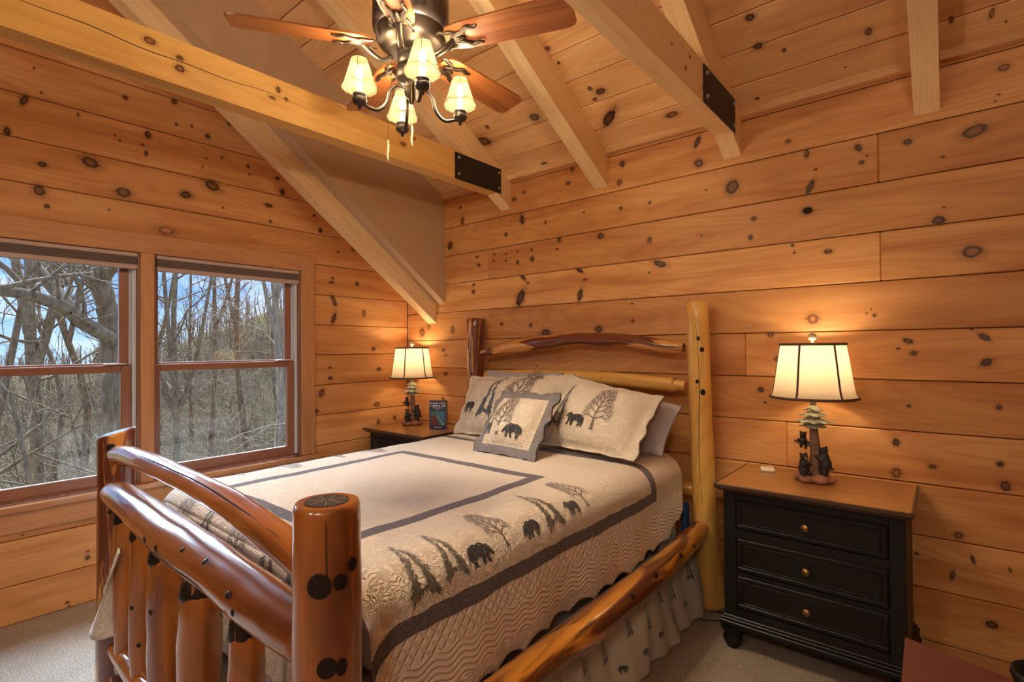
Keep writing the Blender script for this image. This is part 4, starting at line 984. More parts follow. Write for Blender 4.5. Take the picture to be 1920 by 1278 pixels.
GP2, _ = pillow('bed_pillow', 'lavender grey bed pillow slumping out behind the right sham', 'pillow', [(1.92, -.32, .84), (2.60, -.42, .845), (2.64, -.24, 1.09), (1.95, -.215, 1.235)], .075, [LAV], (1.0, 1.0), seed=4.0, group='lavender pillows against the headboard')
SH1, m1 = pillow('pillow_sham', 'cream quilted sham on the left with slate pines and a small bear', 'pillow', [(1.12, -.50, .835), (1.86, -.52, .84), (1.98, -.30, 1.245), (1.10, -.30, 1.205)], .095, [SHAM], (.90, .92), .004, seed=2.0, group='quilted pillow shams')
SH2, m2 = pillow('pillow_sham', 'cream quilted sham on the right with bear and bare tree', 'pillow', [(1.87, -.575, .85), (2.555, -.645, .85), (2.585, -.36, 1.148), (1.985, -.345, 1.245)], .10, [SHAM], (.86, .90), .008, seed=5.0, group='quilted pillow shams')
SP, m3 = pillow('throw_pillow', 'small square throw pillow with grey scalloped border in front of the shams', 'pillow', [(1.655, -.875, .838), (2.12, -.905, .838), (2.10, -.63, 1.158), (1.655, -.61, 1.15)], .082, [SHAM, GREYQ], (.76, .76), .010, seed=7.0)
pm('embroidered_pine', PINES[0], m1(-.20, -.42, .21, .30), TH_PINEB, SH1)
pm('embroidered_bear', BEARS[0], m1(-.66, -.38, .12, .12, -1), TH_BEAR, SH1)
pm('embroidered_tree', TREES[0], m1(.30, -.42, .28, .38), TH_TREE, SH1)
pm('embroidered_pine', PINES[0], m2(-.62, -.50, .21, .28), TH_PINEB, SH2)
pm('embroidered_bear', BEARS[1], m2(-.17, -.48, .135, .115, -1), TH_BEAR, SH2)
pm('embroidered_tree', TREES[1], m2(.20, -.50, .26, .31), TH_TREE, SH2)
pm('embroidered_tree', TREES[0], m3(-.14, -.58, .24, .265), TH_TREE, SP)
pm('embroidered_bear', BEARS[0], m3(.30, -.60, .13, .115, -1), TH_BEAR, SP)
pm('embroidered_bear', BEARS[1], m3(-.52, -.56, .055, .10), TH_BEAR, SP)
# ------------------------------------------------------------------ nightstands
def nightstand(loc, label):
    N = thing('nightstand', label, 'nightstand', loc, group='black three-drawer nightstands', local=True)
    hw, d0, d1 = .345, -.035, -.485
    mb = MB(); mb.box(-hw, hw, d1 + .014, d0, .13, .745); mb.box(-hw, -hw + .055, d1, d1 + .016, .13, .745, c=.002); mb.box(hw - .055, hw, d1, d1 + .016, .13, .745, c=.002)
    for z0, z1 in ((.705, .745), (.527, .565), (.355, .369), (.13, .197)): mb.box(-hw + .055, hw - .055, d1, d1 + .016, z0, z1)
    mb.build('carcass', BLACKP, N)
    mb = MB(); mb.box(-.366, .366, -.525, -.014, .7635, .775, c=.003); mb.build('top', TOPW, N)
    mb = MB()
    for z0, z1, ex in ((.745, .756, -.006), (.756, .772, .006)):
        mb.box(-.366 - ex, .366 + ex, -.529 - ex, -.012, z0, z1, c=.004)
    # raised rim left and right of the panel
    mb.box(-.374, -.362, -.535, -.012, .757, .7765, c=.003); mb.box(.362, .374, -.535, -.012, .757, .7765, c=.003); mb.box(-.374, .374, -.536, -.524, .757, .7765, c=.003)
    mb.build('top_edge', TOPE, N)
    for z0, z1 in ((.567, .703), (.371, .525), (.199, .353)):
        x0, x1 = -hw + .057, hw - .057; zc = (z0 + z1) / 2; yf = d1 + .002
        mb = MB(); mb.box(x0, x1, yf, yf + .012, z0, z1, c=.002)
        # moulded frame on the drawer front
        fw = .022
        for a in ((x0 + .004, x1 - .004, z0 + .004, z0 + fw), (x0 + .004, x1 - .004, z1 - fw, z1 - .004)): mb.box(a[0], a[1], yf - .006, yf + .001, a[2], a[3], c=.003)
        for a in ((x0 + .004, x0 + fw), (x1 - fw, x1 - .004)): mb.box(a[0], a[1], yf - .0055, yf + .001, z0 + fw, z1 - fw, c=.003)
        for a in ((x0 + .026, x1 - .026, z0 + .026, z0 + .031), (x0 + .026, x1 - .026, z1 - .031, z1 - .026)): mb.box(a[0], a[1], yf - .003, yf + .001, a[2], a[3], c=.0012)
        for a in ((x0 + .026, x0 + .031), (x1 - .031, x1 - .026)): mb.box(a[0], a[1], yf - .003, yf + .001, z0 + .031, z1 - .031, c=.0012)
        dr = mb.build('drawer', BLACKP, N)
        mb = MB(); mb.lathe([(.0065, 0), (.0065, .010), (.010, .013), (.0165, .018), (.0175, .023), (.013, .028), (.0001, .030)], 20, M=Matrix.Translation((0, yf, zc)) @ Matrix.Rotation(pi / 2, 4, 'X'))
        mb.build('knob', BRASS, dr)
    mb = MB()
    for z0, z1, e in ((.118, .138, .022), (.138, .150, .014), (.150, .160, .006), (.106, .118, .014)): mb.box(-hw - e, hw + e, d1 - e, d0 + .01, z0, z1, c=.004)
    mb.build('base_moulding', BLACKP, N)
    for sx in (-1, 1):
        for y in (d1 + .035, d0 - .04):
            mb = MB(); mb.lathe([(.026, 0), (.030, .006), (.030, .014), (.038, .022), (.044, .036), (.044, .050), (.036, .066), (.040, .076), (.052, .084), (.054, .106)], 20, M=Matrix.Translation((sx * (hw - .025), y, 0)))
            mb.f.append(tuple(range(20))[::-1]); mb.mi.append(0); mb.sm.append(False)
            mb.build('foot', BLACKP, N)
    return N
NR = nightstand((3.273, 0, 0), 'black nightstand right of the bed holding the lamp and white remote')
NL = copy_tree(NR); NL.location = (.462, 0, 0); NL['label'] = 'black nightstand in the corner by the window, holding lamp and book'

# ------------------------------------------------------------------ bear lamps
def bear(name, parent, M, pose):
    if pose == 'stand':      # upright, hugging the trunk (+x side)
        e = [((0, 0, .050), (.024, .021, .034), (0, .15, 0)), ((-.004, 0, .080), (.020, .018, .024), (0, 0, 0)), ((-.006, 0, .108), (.017, .016, .016), (0, 0, 0)), ((-.022, 0, .107), (.011, .008, .008), (0, -.3, 0)),
             ((.002, .012, .122), (.005, .005, .006), (0, 0, 0)), ((.002, -.012, .122), (.005, .005, .006), (0, 0, 0)), ((-.022, .014, .082), (.022, .008, .008), (0, .6, .2)), ((-.022, -.014, .078), (.022, .008, .008), (0, .5, -.2)),
             ((-.002, .012, .018), (.012, .011, .022), (0, 0, 0)), ((-.002, -.012, .018), (.012, .011, .022), (0, 0, 0)), ((.026, 0, .036), (.007, .006, .006), (0, 0, 0)), ((-.012, .012, .004), (.016, .010, .007), (0, 0, 0)), ((-.012, -.012, .004), (.016, .010, .007), (0, 0, 0))]
    elif pose == 'sit':
        e = [((0, 0, .030), (.025, .024, .030), (0, 0, 0)), ((-.002, 0, .058), (.020, .019, .024), (0, 0, 0)), ((-.006, 0, .086), (.018, .018, .017), (0, 0, 0)), ((-.022, 0, .082), (.010, .009, .008), (0, 0, 0)),
             ((.0, .014, .100), (.006, .006, .006), (0, 0, 0)), ((.0, -.014, .100), (.006, .006, .006), (0, 0, 0)), ((-.020, .014, .050), (.020, .008, .009), (0, .5, .1)), ((-.020, -.016, .054), (.020, .008, .009), (0, .4, -.1)), ((-.018, .015, .010), (.020, .011, .011), (0, 0, 0)), ((-.018, -.015, .010), (.020, .011, .011), (0, 0, 0))]
    else:                    # cub draped on a branch
        e = [((0, 0, .030), (.018, .017, .022), (0, 0, 0)), ((-.003, 0, .056), (.015, .015, .014), (0, 0, 0)), ((-.016, 0, .052), (.008, .007, .006), (0, 0, 0)), ((0, .012, .068), (.005, .005, .005), (0, 0, 0)), ((0, -.012, .068), (.005, .005, .005), (0, 0, 0)),
             ((-.014, .014, .030), (.014, .007, .007), (0, .3, 0)), ((-.014, -.014, .030), (.014, .007, .007), (0, .3, 0)), ((.002, .010, .008), (.008, .008, .020), (0, 0, 0)), ((.002, -.010, .006), (.008, .008, .022), (0, 0, 0))]
    b = blob('bear_figure', e, BEARM, parent, vox=.0028, M=M, smooth=2)
    mz = e[3][0]; 
    mb = MB(); r = e[3][1]
    mb.lathe([(r[1] * .98, -r[0] * .1), (r[1] * .85, r[0] * .55), (r[1] * .5, r[0] * 1.02), (.0001, r[0] * 1.12)], 12, M=Matrix.Translation(mz) @ Matrix.Rotation(-pi / 2, 4, 'Y'))
    mb.build('muzzle', MUZZ, b, base=(0, 0, 0))
    return b
def lamp(loc, rz, label):
    L = thing('table_lamp', label, 'lamp', loc, rz, group='bear table lamps', local=True)
    rk = [((.045 * cos(a) * 1.15, .040 * sin(a), .016), (.040, .032, .020), (0, 0, a)) for a in [k * pi / 3 for k in range(6)]] + [((0, 0, .018), (.05, .04, .024), (0, 0, 0)), ((.03, -.03, .02), (.03, .025, .022), (0, 0, 0)), ((-.035, -.028, .02), (.03, .026, .02), (0, 0, 0))]
    r = blob('rock_base', rk, ROCK, L, vox=.005, smooth=1)
    for v in r.data.vertices: v.co.z = max(v.co.z, .0005)
    mb = MB(); P = catmull([(-.004, 0, .025), (-.002, 0, .07), (.006, 0, .13), (.004, 0, .19), (0, 0, .26)], 5)
    mb.tube(P, lerpl([.040, .030, .022, .023, .021, .017], len(P)), 18, amp=.16, seed=3.3)
    tr = mb.build('tree_trunk', TRUNK, L)
    mb = MB(); P = catmull([(0, 0, .165), (-.035, -.012, .185), (-.066, -.020, .186), (-.08, -.022, .192)], 4); mb.tube(P, lerpl([.013, .010, .008, .004], len(P)), 8, amp=.15, seed=1); mb.build('branch', TRUNK, tr)
    bear('bear_figure', L, Matrix.Translation((.047, -.012, .030)) @ Matrix.Rotation(-.15, 4, 'Z') @ Matrix.Scale(1.12, 4), 'stand')
    bear('bear_figure', L, Matrix.Translation((-.042, -.030, .032)) @ Matrix.Rotation(pi - .9, 4, 'Z') @ Matrix.Scale(1.0, 4) , 'sit')
    bear('bear_figure', L, Matrix.Translation((-.042, -.020, .165)) @ Matrix.Rotation(1.3, 4, 'Z') @ Matrix.Scale(1.0, 4), 'cub')
    # snow-dusted foliage tiers: drooping leaf tongues
    for ti, (z, ro, nl) in enumerate(((.350, .034, 6), (.325, .052, 7), (.296, .070, 8), (.272, .050, 7))):
        for k in range(nl):
            a = 2 * pi * k / nl + ti * .45; dr = Vector((cos(a), sin(a), 0)); sd = Vector((-sin(a), cos(a), 0))
            mb = MB(); us = [i / 5 for i in range(6)]; vv = [-1, -.5, 0, .5, 1]; R_ = ro * (1 + .14 * sin(k * 2.7 + ti))
            def leaf(u, v, top=1):
                w = .021 * (1 - u ** 1.6) * (1 + .4 * sin(u * pi)) + .001
                z_ = z + .010 - .030 * u ** 1.3 + .010 * u ** 3 - .007 * v * v * (1 - u * .5) - (0 if top else .004)
                p = dr * (R_ * u + .006) + sd * (w * v * (.8 + ro * 6)); return Vector((p.x, p.y, z_))
            mb.grid(lambda u, v: leaf(u, v, 1), us, vv); mb.grid(lambda u, v: leaf(u, v, 0), us, vv)
            mb.build('leaf', FOLI, tr if False else L)
    mb = MB(); mb.lathe([(.018, .25), (.030, .27), (.026, .31), (.014, .355), (.012, .365)], 14); mb.build('foliage_core', FOLI, L)
    mb = MB(); mb.lathe([(.012, .355), (.013, .362), (.013, .400), (.009, .402), (.009, .44), (.014, .442), (.014, .47), (.0001, .471)], 16); mb.build('neck', GREYN, L)
    mb = MB(); mb.lathe([(.010, .471), (.022, .485), (.030, .510), (.026, .535), (.012, .552), (.0001, .556)], 16); mb.build('bulb', BULBL, L)
    mb = MB()
    for a in (0, pi): mb.tube(catmull([(.010 * cos(a), 0, .445), (.05 * cos(a), 0, .50), (.048 * cos(a), 0, .58), (.004 * cos(a), 0, .645)], 5), .0016, 6)
    mb.tube([(0, 0, .64), (0, 0, .668)], .003, 6); mb.build('harp', BRASS, L)
    # bell shade with six panels
    NS = 60; z0, z1 = .398, .648
    prof = [(.182 - .046 * (f ** .55) + .004 * sin(f * pi), z0 + (z1 - z0) * f) for f in [i / 14 for i in range(15)]]
    mb = MB(); mb.lathe(prof, NS); sh = mb.build('shade', SHADE, L); 
    for r_, z in (prof[0], prof[-1]):
        mb = MB(); mb.tube([(r_ * cos(2 * pi * k / NS), r_ * sin(2 * pi * k / NS), z) for k in range(NS + 1)], .0062, 8, caps=False); mb.build('shade_trim', TRIMB, sh)
    for k in range(6):
        a = radians(-107 + 60 * k); mb = MB()
        mb.tube([((r_ + .0012) * cos(a), (r_ + .0012) * sin(a), z) for r_, z in prof], .0052, 6, flat=(.35, 1.0), up=(cos(a), sin(a), 0)); mb.build('shade_rib', TRIMB, sh)
    mb = MB()
    for k in range(3): a = 2 * pi * k / 3; mb.tube([(0, 0, .646), (prof[-1][0] * cos(a), prof[-1][0] * sin(a), .640)], .0016, 5)
    mb.build('spider', BRASS, sh)
    mb = MB(); mb.lathe([(.006, .652), (.006, .664), (.016, .672), (.019, .684), (.015, .697), (.0001, .703)], 18); mb.build('finial', FINI, L)
    return L
BULBL = plain('lamp_bulb', (1, .9, .75), rough=.4, emit=((1.0, .74, .42), 6.0))
FINI = plain('finial_metal', (0.55, 0.50, 0.42), rough=.3, metal=.5, var=.2, bscale=60)
LR = lamp((3.262, -.215, .775), .09, 'lit bear lamp on the right nightstand')
LL = copy_tree(LR); LL.location = (.275, -.175, .775); LL.rotation_euler = (0, 0, .80); LL['label'] = 'lit bear lamp in the corner beside the blue book'
def lamp_light(name, p, e, r=.03, col=(1.0, .76, .48)):
    l = bpy.data.lights.new(name, 'POINT'); l.energy = e; l.shadow_soft_size = r; l.color = col
    o = bpy.data.objects.new(name, l); COL.objects.link(o); o.location = p; return o
for (x, y) in ((3.262, -.215), (.275, -.175)): lamp_light('lamp_glow', (x, y, .775 + .585), LAMP_W, .028)

# ------------------------------------------------------------------ book, remote, cord, blue thing
BK = thing('book', 'thick navy book standing on the corner nightstand', 'book', (.62, -.19, .775), radians(-38 + 90 - 90), local=True)
BK.rotation_euler = (0, 0, radians(33))
mb = MB(); mb.box(-.062, .062, -.026, .022, .003, .222, c=.001); mb.build('pages', PAGES, BK)
mb = MB(); mb.box(-.066, .066, -.0295, -.0265, 0, .226, c=.0008); mb.box(-.066, .066, .0225, .0255, 0, .226, c=.0008); mb.box(-.069, -.0655, -.0295, .0255, 0, .226, c=.0008); cv = mb.build('cover', COVER, BK)
INKW = plain('cover_ink_white', (.75, .74, .72), rough=.5)
def print_line(z, h, words, nm):          # small worn print, too small to read in the photo
    rnd = random.Random(int(z * 1e4)); tot = sum(words) * h * .8 + (len(words) - 1) * h * .55; x = -tot / 2
    mb = MB()
    for w in words:
        for c in range(w):
            a = rnd.uniform(.55, .72) * h
            mb.box(x, x + h * .17, -.0300, -.0294, z - h / 2, z + h / 2); mb.box(x + h * .17, x + a, -.0300, -.0294, z + rnd.choice((-.5, -.1, .28)) * h, z + rnd.choice((.32, .5)) * h)
            if rnd.random() < .5: mb.box(x + a - h * .15, x + a, -.0300, -.0294, z - h / 2, z + h * .2)
            x += h * .8
        x += h * .55
    mb.build(nm, INKW, cv, base=(0, 0, 0))
print_line(.204, .0135, (4, 2, 5), 'title_print'); print_line(.185, .0125, (1, 7, 4), 'title_print')
print_line(.169, .006, (6, 3, 7), 'subtitle_print'); print_line(.159, .006, (8,), 'subtitle_print')
for nm, cc, poly in (('cover_sky', (.05, .20, .33), [(-.056, .142), (.056, .142), (.056, .03), (-.056, .03)]), ('cover_hill', (.05, .18, .12), [(-.056, .138), (-.012, .138), (-.004, .108), (-.056, .112)]), ('cover_ground', (.15, .035, .03), [(-.056, .108), (-.012, .104), (.012, .03), (-.056, .03)]), ('cover_path', (.55, .45, .22), [(-.010, .108), (-.004, .108), (.054, .034), (.046, .030)])):
    mb = MB(); o_ = {'cover_sky': .0298, 'cover_hill': .0300, 'cover_ground': .0300, 'cover_path': .0302}[nm]
    mb.add([(x, -o_, z) for x, z in poly], [tuple(range(len(poly)))]); mb.build(nm, plain(nm, cc, rough=.4, var=.2, bscale=90), cv, base=(0, 0, 0))
print_line(.015, .007, (4, 7), 'author_print')
RM = thing('remote_sensor', 'small white square remote at the back of the right nightstand', 'remote', (3.035, -.125, .775), radians(18), local=True)
rbox(-.034, .034, -.034, .034, 0, .018, .012).build('case', WHITE, RM)
mb = MB(); mb.box(-.016, .016, -.028, -.010, .0181, .0188, c=.0003); mb.build('label_plate', PAGES, RM)
CO = [(2.80, -.20, .006), (2.79, -.09, .006), (2.742, -.075, .006), (2.735, -.17, .006), (2.78, -.205, .008), (2.86, -.17, .006), (2.84, -.26, .006), (2.77, -.315, .006), (2.70, -.29, .006), (2.66, -.22, .006), (2.62, -.15, .006)]
mb = MB(); mb.tube(catmull(CO, 8), .0035, 6); tag(mb.build('power_cord', CABLE), 'black lamp cord looped on the carpet beside the right nightstand', 'cord')
CO2 = [(2.885, -.10, .012), (2.86, -.035, .05), (2.85, -.012, .22), (2.87, -.010, .40), (2.93, -.008, .60), (2.99, -.006, .73)]
mb = MB(); mb.tube(catmull(CO2, 6), .0032, 6); tag(mb.build('lamp_cable', CABLE), 'thin black cable climbing the wall behind the right nightstand', 'cord')
mb = rbox(2.565, 2.60, -.105, -.05, .20, .52, .015); tag(mb.build('heating_pad_case', BLUE), 'blue plastic case wedged behind the bed by the right post', 'case')

# ------------------------------------------------------------------ dark red desk corner and chair
DK = thing('writing_desk', 'dark red desk top at the lower right edge of the photo', 'desk', (4.15, -1.75, 0), 0)
zt = .62
A = at(1697, 1194, 2, zt); B = at(1905, 1276, 2, zt); Cc = at(1690, 1278, 2, zt)
d1_ = (B - A).normalized(); d2_ = (Cc - A).normalized()
def dp(a, b): p = A + d1_ * a + d2_ * b; return (p.x, p.y)
mb = MB(); mb.prism([dp(0, 0), dp(0, .5), dp(.8, .5), dp(.8, 0)], zt - .03, zt); mb.build('desk_top', REDL, DK)
mb = MB(); mb.prism([dp(.03, .03), dp(.03, .47), dp(.77, .47), dp(.77, .03)], zt - .10, zt - .03); mb.build('apron', TOPE, DK)
for a, b in ((.05, .05), (.75, .05), (.05, .45), (.75, .45)):
    p = dp(a, b); mb = MB(); mb.tube([(p[0], p[1], 0), (p[0], p[1], zt - .1)], [.016, .026], 10); mb.build('leg', TOPE, DK)
bp = at(1968, 1318, 2, zt)
mb = MB(); mb.lathe([(.0001, zt), (.035, zt), (.04, zt + .005), (.056, zt + .022), (.064, zt + .048), (.062, zt + .06), (.057, zt + .06), (.05, zt + .03), (.0001, zt + .010)], 28, M=Matrix.Translation((bp.x, bp.y, 0)))
tag(mb.build('bowl', BLACKP), 'black round bowl on the red desk at the right edge', 'bowl')
w0, w1 = at(1697, 1158, 1, -.03), at(1713, 1158, 1, -.03)
mb = rbox(w0.x, w1.x, -.045, -.012, 0, w0.z, .010); tag(mb.build('wall_block', TOPE), 'dark wooden block on the floor right of the right nightstand', 'block')
# ------------------------------------------------------------------ ceiling fan
FX, FY, FZ = 2.127, -1.689, 2.614
FAN = thing('ceiling_fan', 'five-blade wooden ceiling fan with four lit candle shades', 'ceiling fan', (FX, FY, FZ))
def fb(mb, name, mat, parent=FAN): o = mb.build(name, mat, parent, base=(FX, FY, FZ)); BASE[o.name] = (FX, FY, FZ); return o
TF_ = Matrix.Translation((FX, FY, FZ))
ceil_z = ZC - S1 * FY
mb = MB(); mb.tube([(FX, FY, FZ + .22), (FX, FY, ceil_z + .02)], .014, 12); fb(mb, 'downrod', DARKBR)
mb = MB(); mb.lathe([(.03, ceil_z - FZ - .10), (.055, ceil_z - FZ - .06), (.07, ceil_z - FZ + .05)], 24, M=TF_); fb(mb, 'canopy', DARKBR)
mb = MB(); mb.lathe([(.0001, .225), (.10, .222), (.142, .205), (.150, .19), (.150, .075), (.146, .062), (.138, .058)], 48, M=TF_); dr = fb(mb, 'motor_drum', DARKBR)
mb = MB(); mb.lathe([(.138, .060), (.137, .030), (.128, .012), (.118, .002), (.100, -.004), (.096, -.016), (.080, -.024), (.0001, -.026)], 48, M=TF_); fb(mb, 'motor_housing', BRONZE)
mb = MB(); mb.lathe([(.050, -.024), (.056, -.034), (.054, -.060), (.046, -.068), (.040, -.074), (.0001, -.075)], 32, M=TF_); fb(mb, 'flywheel_hub', DARKBR)
mb = MB(); mb.lathe([(.046, -.070), (.058, -.078), (.060, -.120), (.050, -.132), (.030, -.140), (.024, -.160), (.030, -.172), (.026, -.190), (.012, -.205), (.008, -.222), (.0001, -.226)], 32, M=TF_); fb(mb, 'light_kit_body', BRONZE)
# forest silhouettes round the drum
for k in range(14):
    a0 = 2 * pi * k / 14; h = .075 + .022 * ((k * 7) % 3); mb = MB(); vs = []; fs = []
    for tr in fig_pine(n=7, seed=k + 30, w=.22):
        i = len(vs)
        for x, y in tr: a = a0 + x * h / .1508; vs.append((FX + .1508 * cos(a), FY + .1508 * sin(a), FZ + .082 + y * h))
        fs.append((i, i + 1, i + 2))
    mb.add(vs, fs); fb(mb, 'pine_silhouette', BRONZE, dr)
# blades and brackets
PH = 4.115
def blade_shape():
    top = [(.155, .030), (.175, .052), (.22, .062), (.34, .066), (.50, .070), (.62, .072), (.648, .066), (.660, .050)]
    return top + [(x, -y) for x, y in top[::-1]]
for k in range(5):
    a = PH + 2 * pi * k / 5
    Mb = TF_ @ Matrix.Rotation(a, 4, 'Z') @ Matrix.Rotation(radians(-13), 4, 'X')
    mb = MB(); mb.prism(blade_shape(), .002, .009, M=None); mb.g = [(p[0], p[1], p[2]) for p in mb.v]
    mb.v = [tuple(Mb @ Vector(p)) for p in mb.v]
    bl = fb(mb, 'blade', BLADE)
    mb = MB(); nb = []
    arm = catmull([(.075, 0, -.040), (.11, 0, -.058), (.15, 0, -.040), (.19, 0, -.008)], 5); mb.tube(arm, lerpl([.013, .010, .011, .010], len(arm)), 10, flat=(.8, 1.3), amp=.08, seed=k)
    for sd in (-1, 1):
        for pts, r0 in (([(.18, .004 * sd, -.007), (.205, .020 * sd, -.006), (.23, .024 * sd, -.005), (.255, .040 * sd, -.005), (.285, .034 * sd, -.006), (.300, .044 * sd, -.005)], .0075),
                        ([(.205, .018 * sd, -.006), (.19, .034 * sd, -.006), (.165, .036 * sd, -.006), (.150, .046 * sd, -.006), (.132, .040 * sd, -.007)], .006)):
            c = catmull(pts, 5); mb.tube(c, lerpl([r0, r0 * 1.15, r0, r0 * .5], len(c)), 8, flat=(.7, 1.2))
    mb.tube(catmull([(.18, 0, -.006), (.21, 0, -.004), (.235, 0, -.004)], 4), lerpl([.010, .012, .004], 9), 8)
    mb.g = []; mb.v = [tuple(Mb @ Vector(p)) for p in mb.v]
    fb(mb, 'blade_bracket', BRONZE)
# light arms, cups, candles, shades
for k in range(4):
    a = 1.08 + k * pi / 2; c_, s_ = cos(a), sin(a)
    def R(r, z): return (FX + r * c_, FY + r * s_, FZ + z)
    mb = MB(); p = catmull([R(.022, -.165), R(.06, -.160), R(.085, -.185), R(.098, -.235), R(.13, -.268), R(.17, -.262), R(.196, -.248)], 6); mb.tube(p, .0068, 10); arm = fb(mb, 'light_arm', BRONZE)
    Mc = Matrix.Translation(R(.200, 0))
    mb = MB(); mb.lathe([(.0001, -.278), (.006, -.276), (.008, -.262), (.020, -.258), (.027, -.250), (.028, -.236), (.022, -.232), (.026, -.228), (.026, -.220), (.018, -.216), (.0001, -.216)], 20, M=Mc)
    for q in range(8): b_ = 2 * pi * q / 8; mb.lathe([(.0032, 0), (.0022, .002), (.0001, .003)], 6, M=Mc @ Matrix.Translation((.027 * cos(b_), .027 * sin(b_), -.243)) @ Matrix.Rotation(b_, 4, 'Z') @ Matrix.Rotation(pi / 2, 4, 'Y'))
    fb(mb, 'cup', DARKBR, arm)
    mb = MB(); mb.lathe([(.012, -.218), (.012, -.170), (.010, -.166), (.0001, -.166)], 14, M=Mc); fb(mb, 'candle_sleeve', TAN, arm)
    mb = MB(); mb.lathe([(.007, -.166), (.014, -.152), (.015, -.140), (.009, -.120), (.0001, -.106)], 12, M=Mc); fb(mb, 'bulb', BULB, arm)
    NS = 48; zb, zt_ = -.196, -.085; mb = MB()
    prof = [(.066, zb), (.058, zb + .022), (.050, zb + .045), (.043, zb + .07), (.036, zb + .092), (.031, zt_)]
    vs = []
    for i, (r_, z) in enumerate(prof):
        for q in range(NS): th = 2 * pi * q / NS; vs.append((r_ * cos(th), r_ * sin(th), z - (.0035 * abs(sin(th * 6)) if i == 0 else 0)))
    vs = [tuple(Mc @ Vector(v)) for v in vs]
    mb.add(vs, [(i * NS + q, i * NS + (q + 1) % NS, (i + 1) * NS + (q + 1) % NS, (i + 1) * NS + q) for i in range(5) for q in range(NS)], None, 0, True)
    sh = fb(mb, 'candle_shade', FSHADE, arm)
    for q in range(6):
        th = 2 * pi * q / 6 + .3; mb = MB(); mb.tube([Mc @ Vector(((r_ + .0006) * cos(th), (r_ + .0006) * sin(th), z)) for r_, z in prof], .0010, 5); fb(mb, 'shade_seam', DARKBR, arm)
    mb = MB(); mb.tube([Mc @ Vector(((.0645 + .001) * cos(2 * pi * q / 72), .0655 * sin(2 * pi * q / 72), zb + .006 + .004 * sin(q * 2 * pi / 6))) for q in range(73)], .0011, 5, caps=False); fb(mb, 'shade_stitching', DARKBR, arm)
    mb = MB(); mb.tube([Mc @ Vector((.0318 * cos(2 * pi * q / 24), .0318 * sin(2 * pi * q / 24), zt_ - .003)) for q in range(25)], .0012, 5, caps=False); fb(mb, 'shade_stitching', DARKBR, arm)
    lamp_light('fan_light', R(.200, -.140), FAN_W, .016, (1.0, .82, .57))
# pull chains with carved feather pendants
for (dx_, dy_, z1) in ((.055, -.045, -.335), (-.055, -.075, -.375)):
    mb = MB(); mb.tube([(FX + dx_ * .8, FY + dy_ * .8, FZ - .10), (FX + dx_, FY + dy_, FZ + z1)], .0009, 5); ch = fb(mb, 'pull_chain', BRASS)
    mb = MB()
    P = catmull([(FX + dx_, FY + dy_, FZ + z1), (FX + dx_ + .004, FY + dy_, FZ + z1 - .03), (FX + dx_ - .002, FY + dy_, FZ + z1 - .06), (FX + dx_ + .006, FY + dy_, FZ + z1 - .085)], 5)
    mb.tube(P, lerpl([.002, .006, .0065, .005, .001], len(P)), 8, flat=(1, .35)); fb(mb, 'feather_pendant', TAN, ch)

# ------------------------------------------------------------------ two glowing globes added out of view behind the camera as fill light
GLOBE = plain('fill_globe_glow', (1, .95, .85), rough=.5, emit=((1.0, .88, .72), FILL_GLOBE_E))
for gx, gy, lb in ((2.7, -4.75, 'glowing globe added as fill light behind the camera, in the middle of the room'), (4.3, -4.75, 'glowing globe added as fill light behind the camera, on the right')):
    G = thing('fill_globe', lb, 'added fill light', (gx, gy, 2.75), group='added fill globes in the rear half')
    mb = MB(); mb.lathe([(.0001, 2.57)] + [(.18 * sin(a), 2.75 - .18 * cos(a)) for a in [pi * k / 16 for k in range(1, 16)]] + [(.0001, 2.93)], 32, M=Matrix.Translation((gx, gy, 0))); mb.build('globe', GLOBE, G)
    mb = MB(); mb.tube([(gx, gy, 2.92), (gx, gy, 5.2)], .008, 8); mb.build('rod', DARKBR, G)
    mb = MB(); mb.lathe([(.06, 2.905), (.05, 2.935), (.0001, 2.94)], 20, M=Matrix.Translation((gx, gy, 0))); mb.build('cap', DARKBR, G)
# ------------------------------------------------------------------ outdoors: hillside, trees, brush
def ground_z(x, y):
    d = sqrt((x - 3.7) ** 2 + (y + 3) ** 2)
    th = math.degrees(math.atan2(-(x - 3.7), (y + 3)))          # 63 deg right window .. 90 deg straight out
    e = -.030 + .030 * max(0.0, min(1.0, (84 - th) / 10)) + .080 * max(0.0, min(1.0, (74 - th) / 11))
    zc = 1.42 + 55 * e                                          # ridge height 55 m out, rising to the right
    f = max(0.0, min(1.0, (d - 11) / 44))
    far = -4.6 + (zc + 4.6) * f - max(0.0, d - 55) * .1
    return far + .5 * mnoise.noise(Vector((x * .08, y * .08, 0))) + .15 * mnoise.noise(Vector((x * .4, y * .4, 2)))
def ground_mat():
    m, t = newmat('hillside')
    tcx = t.n('ShaderNodeTexCoord').outputs['Object']
    a = t.noise(tcx, .35, 5, .65); b_ = t.noise(tcx, 6.0, 5, .7)
    col = t.ramp(a, [(.35, (.10, .062, .034)), (.48, (.135, .088, .050)), (.58, (.080, .076, .028)), (.70, (.135, .088, .054))]).outputs[0]
    k = t.math('MULTIPLY_ADD', b_, 1.3, .35); kc = t.n('ShaderNodeCombineColor', {0: k, 1: k, 2: k}).outputs[0]
    col = t.mix(1.0, col, kc, 'MULTIPLY')
    b = t.n('ShaderNodeBsdfPrincipled', {'Base Color': col, 'Roughness': 1.0, 'Specular IOR Level': 0.0}); t.out(b.outputs[0]); return m
mb = MB()
xs = [-.2 - 1.0 * i - .012 * i * i for i in range(66)]; ys = [-30 + 1.3 * j for j in range(78)]
mb.grid(lambda x, y: Vector((x, y, ground_z(x, y))), xs, ys)
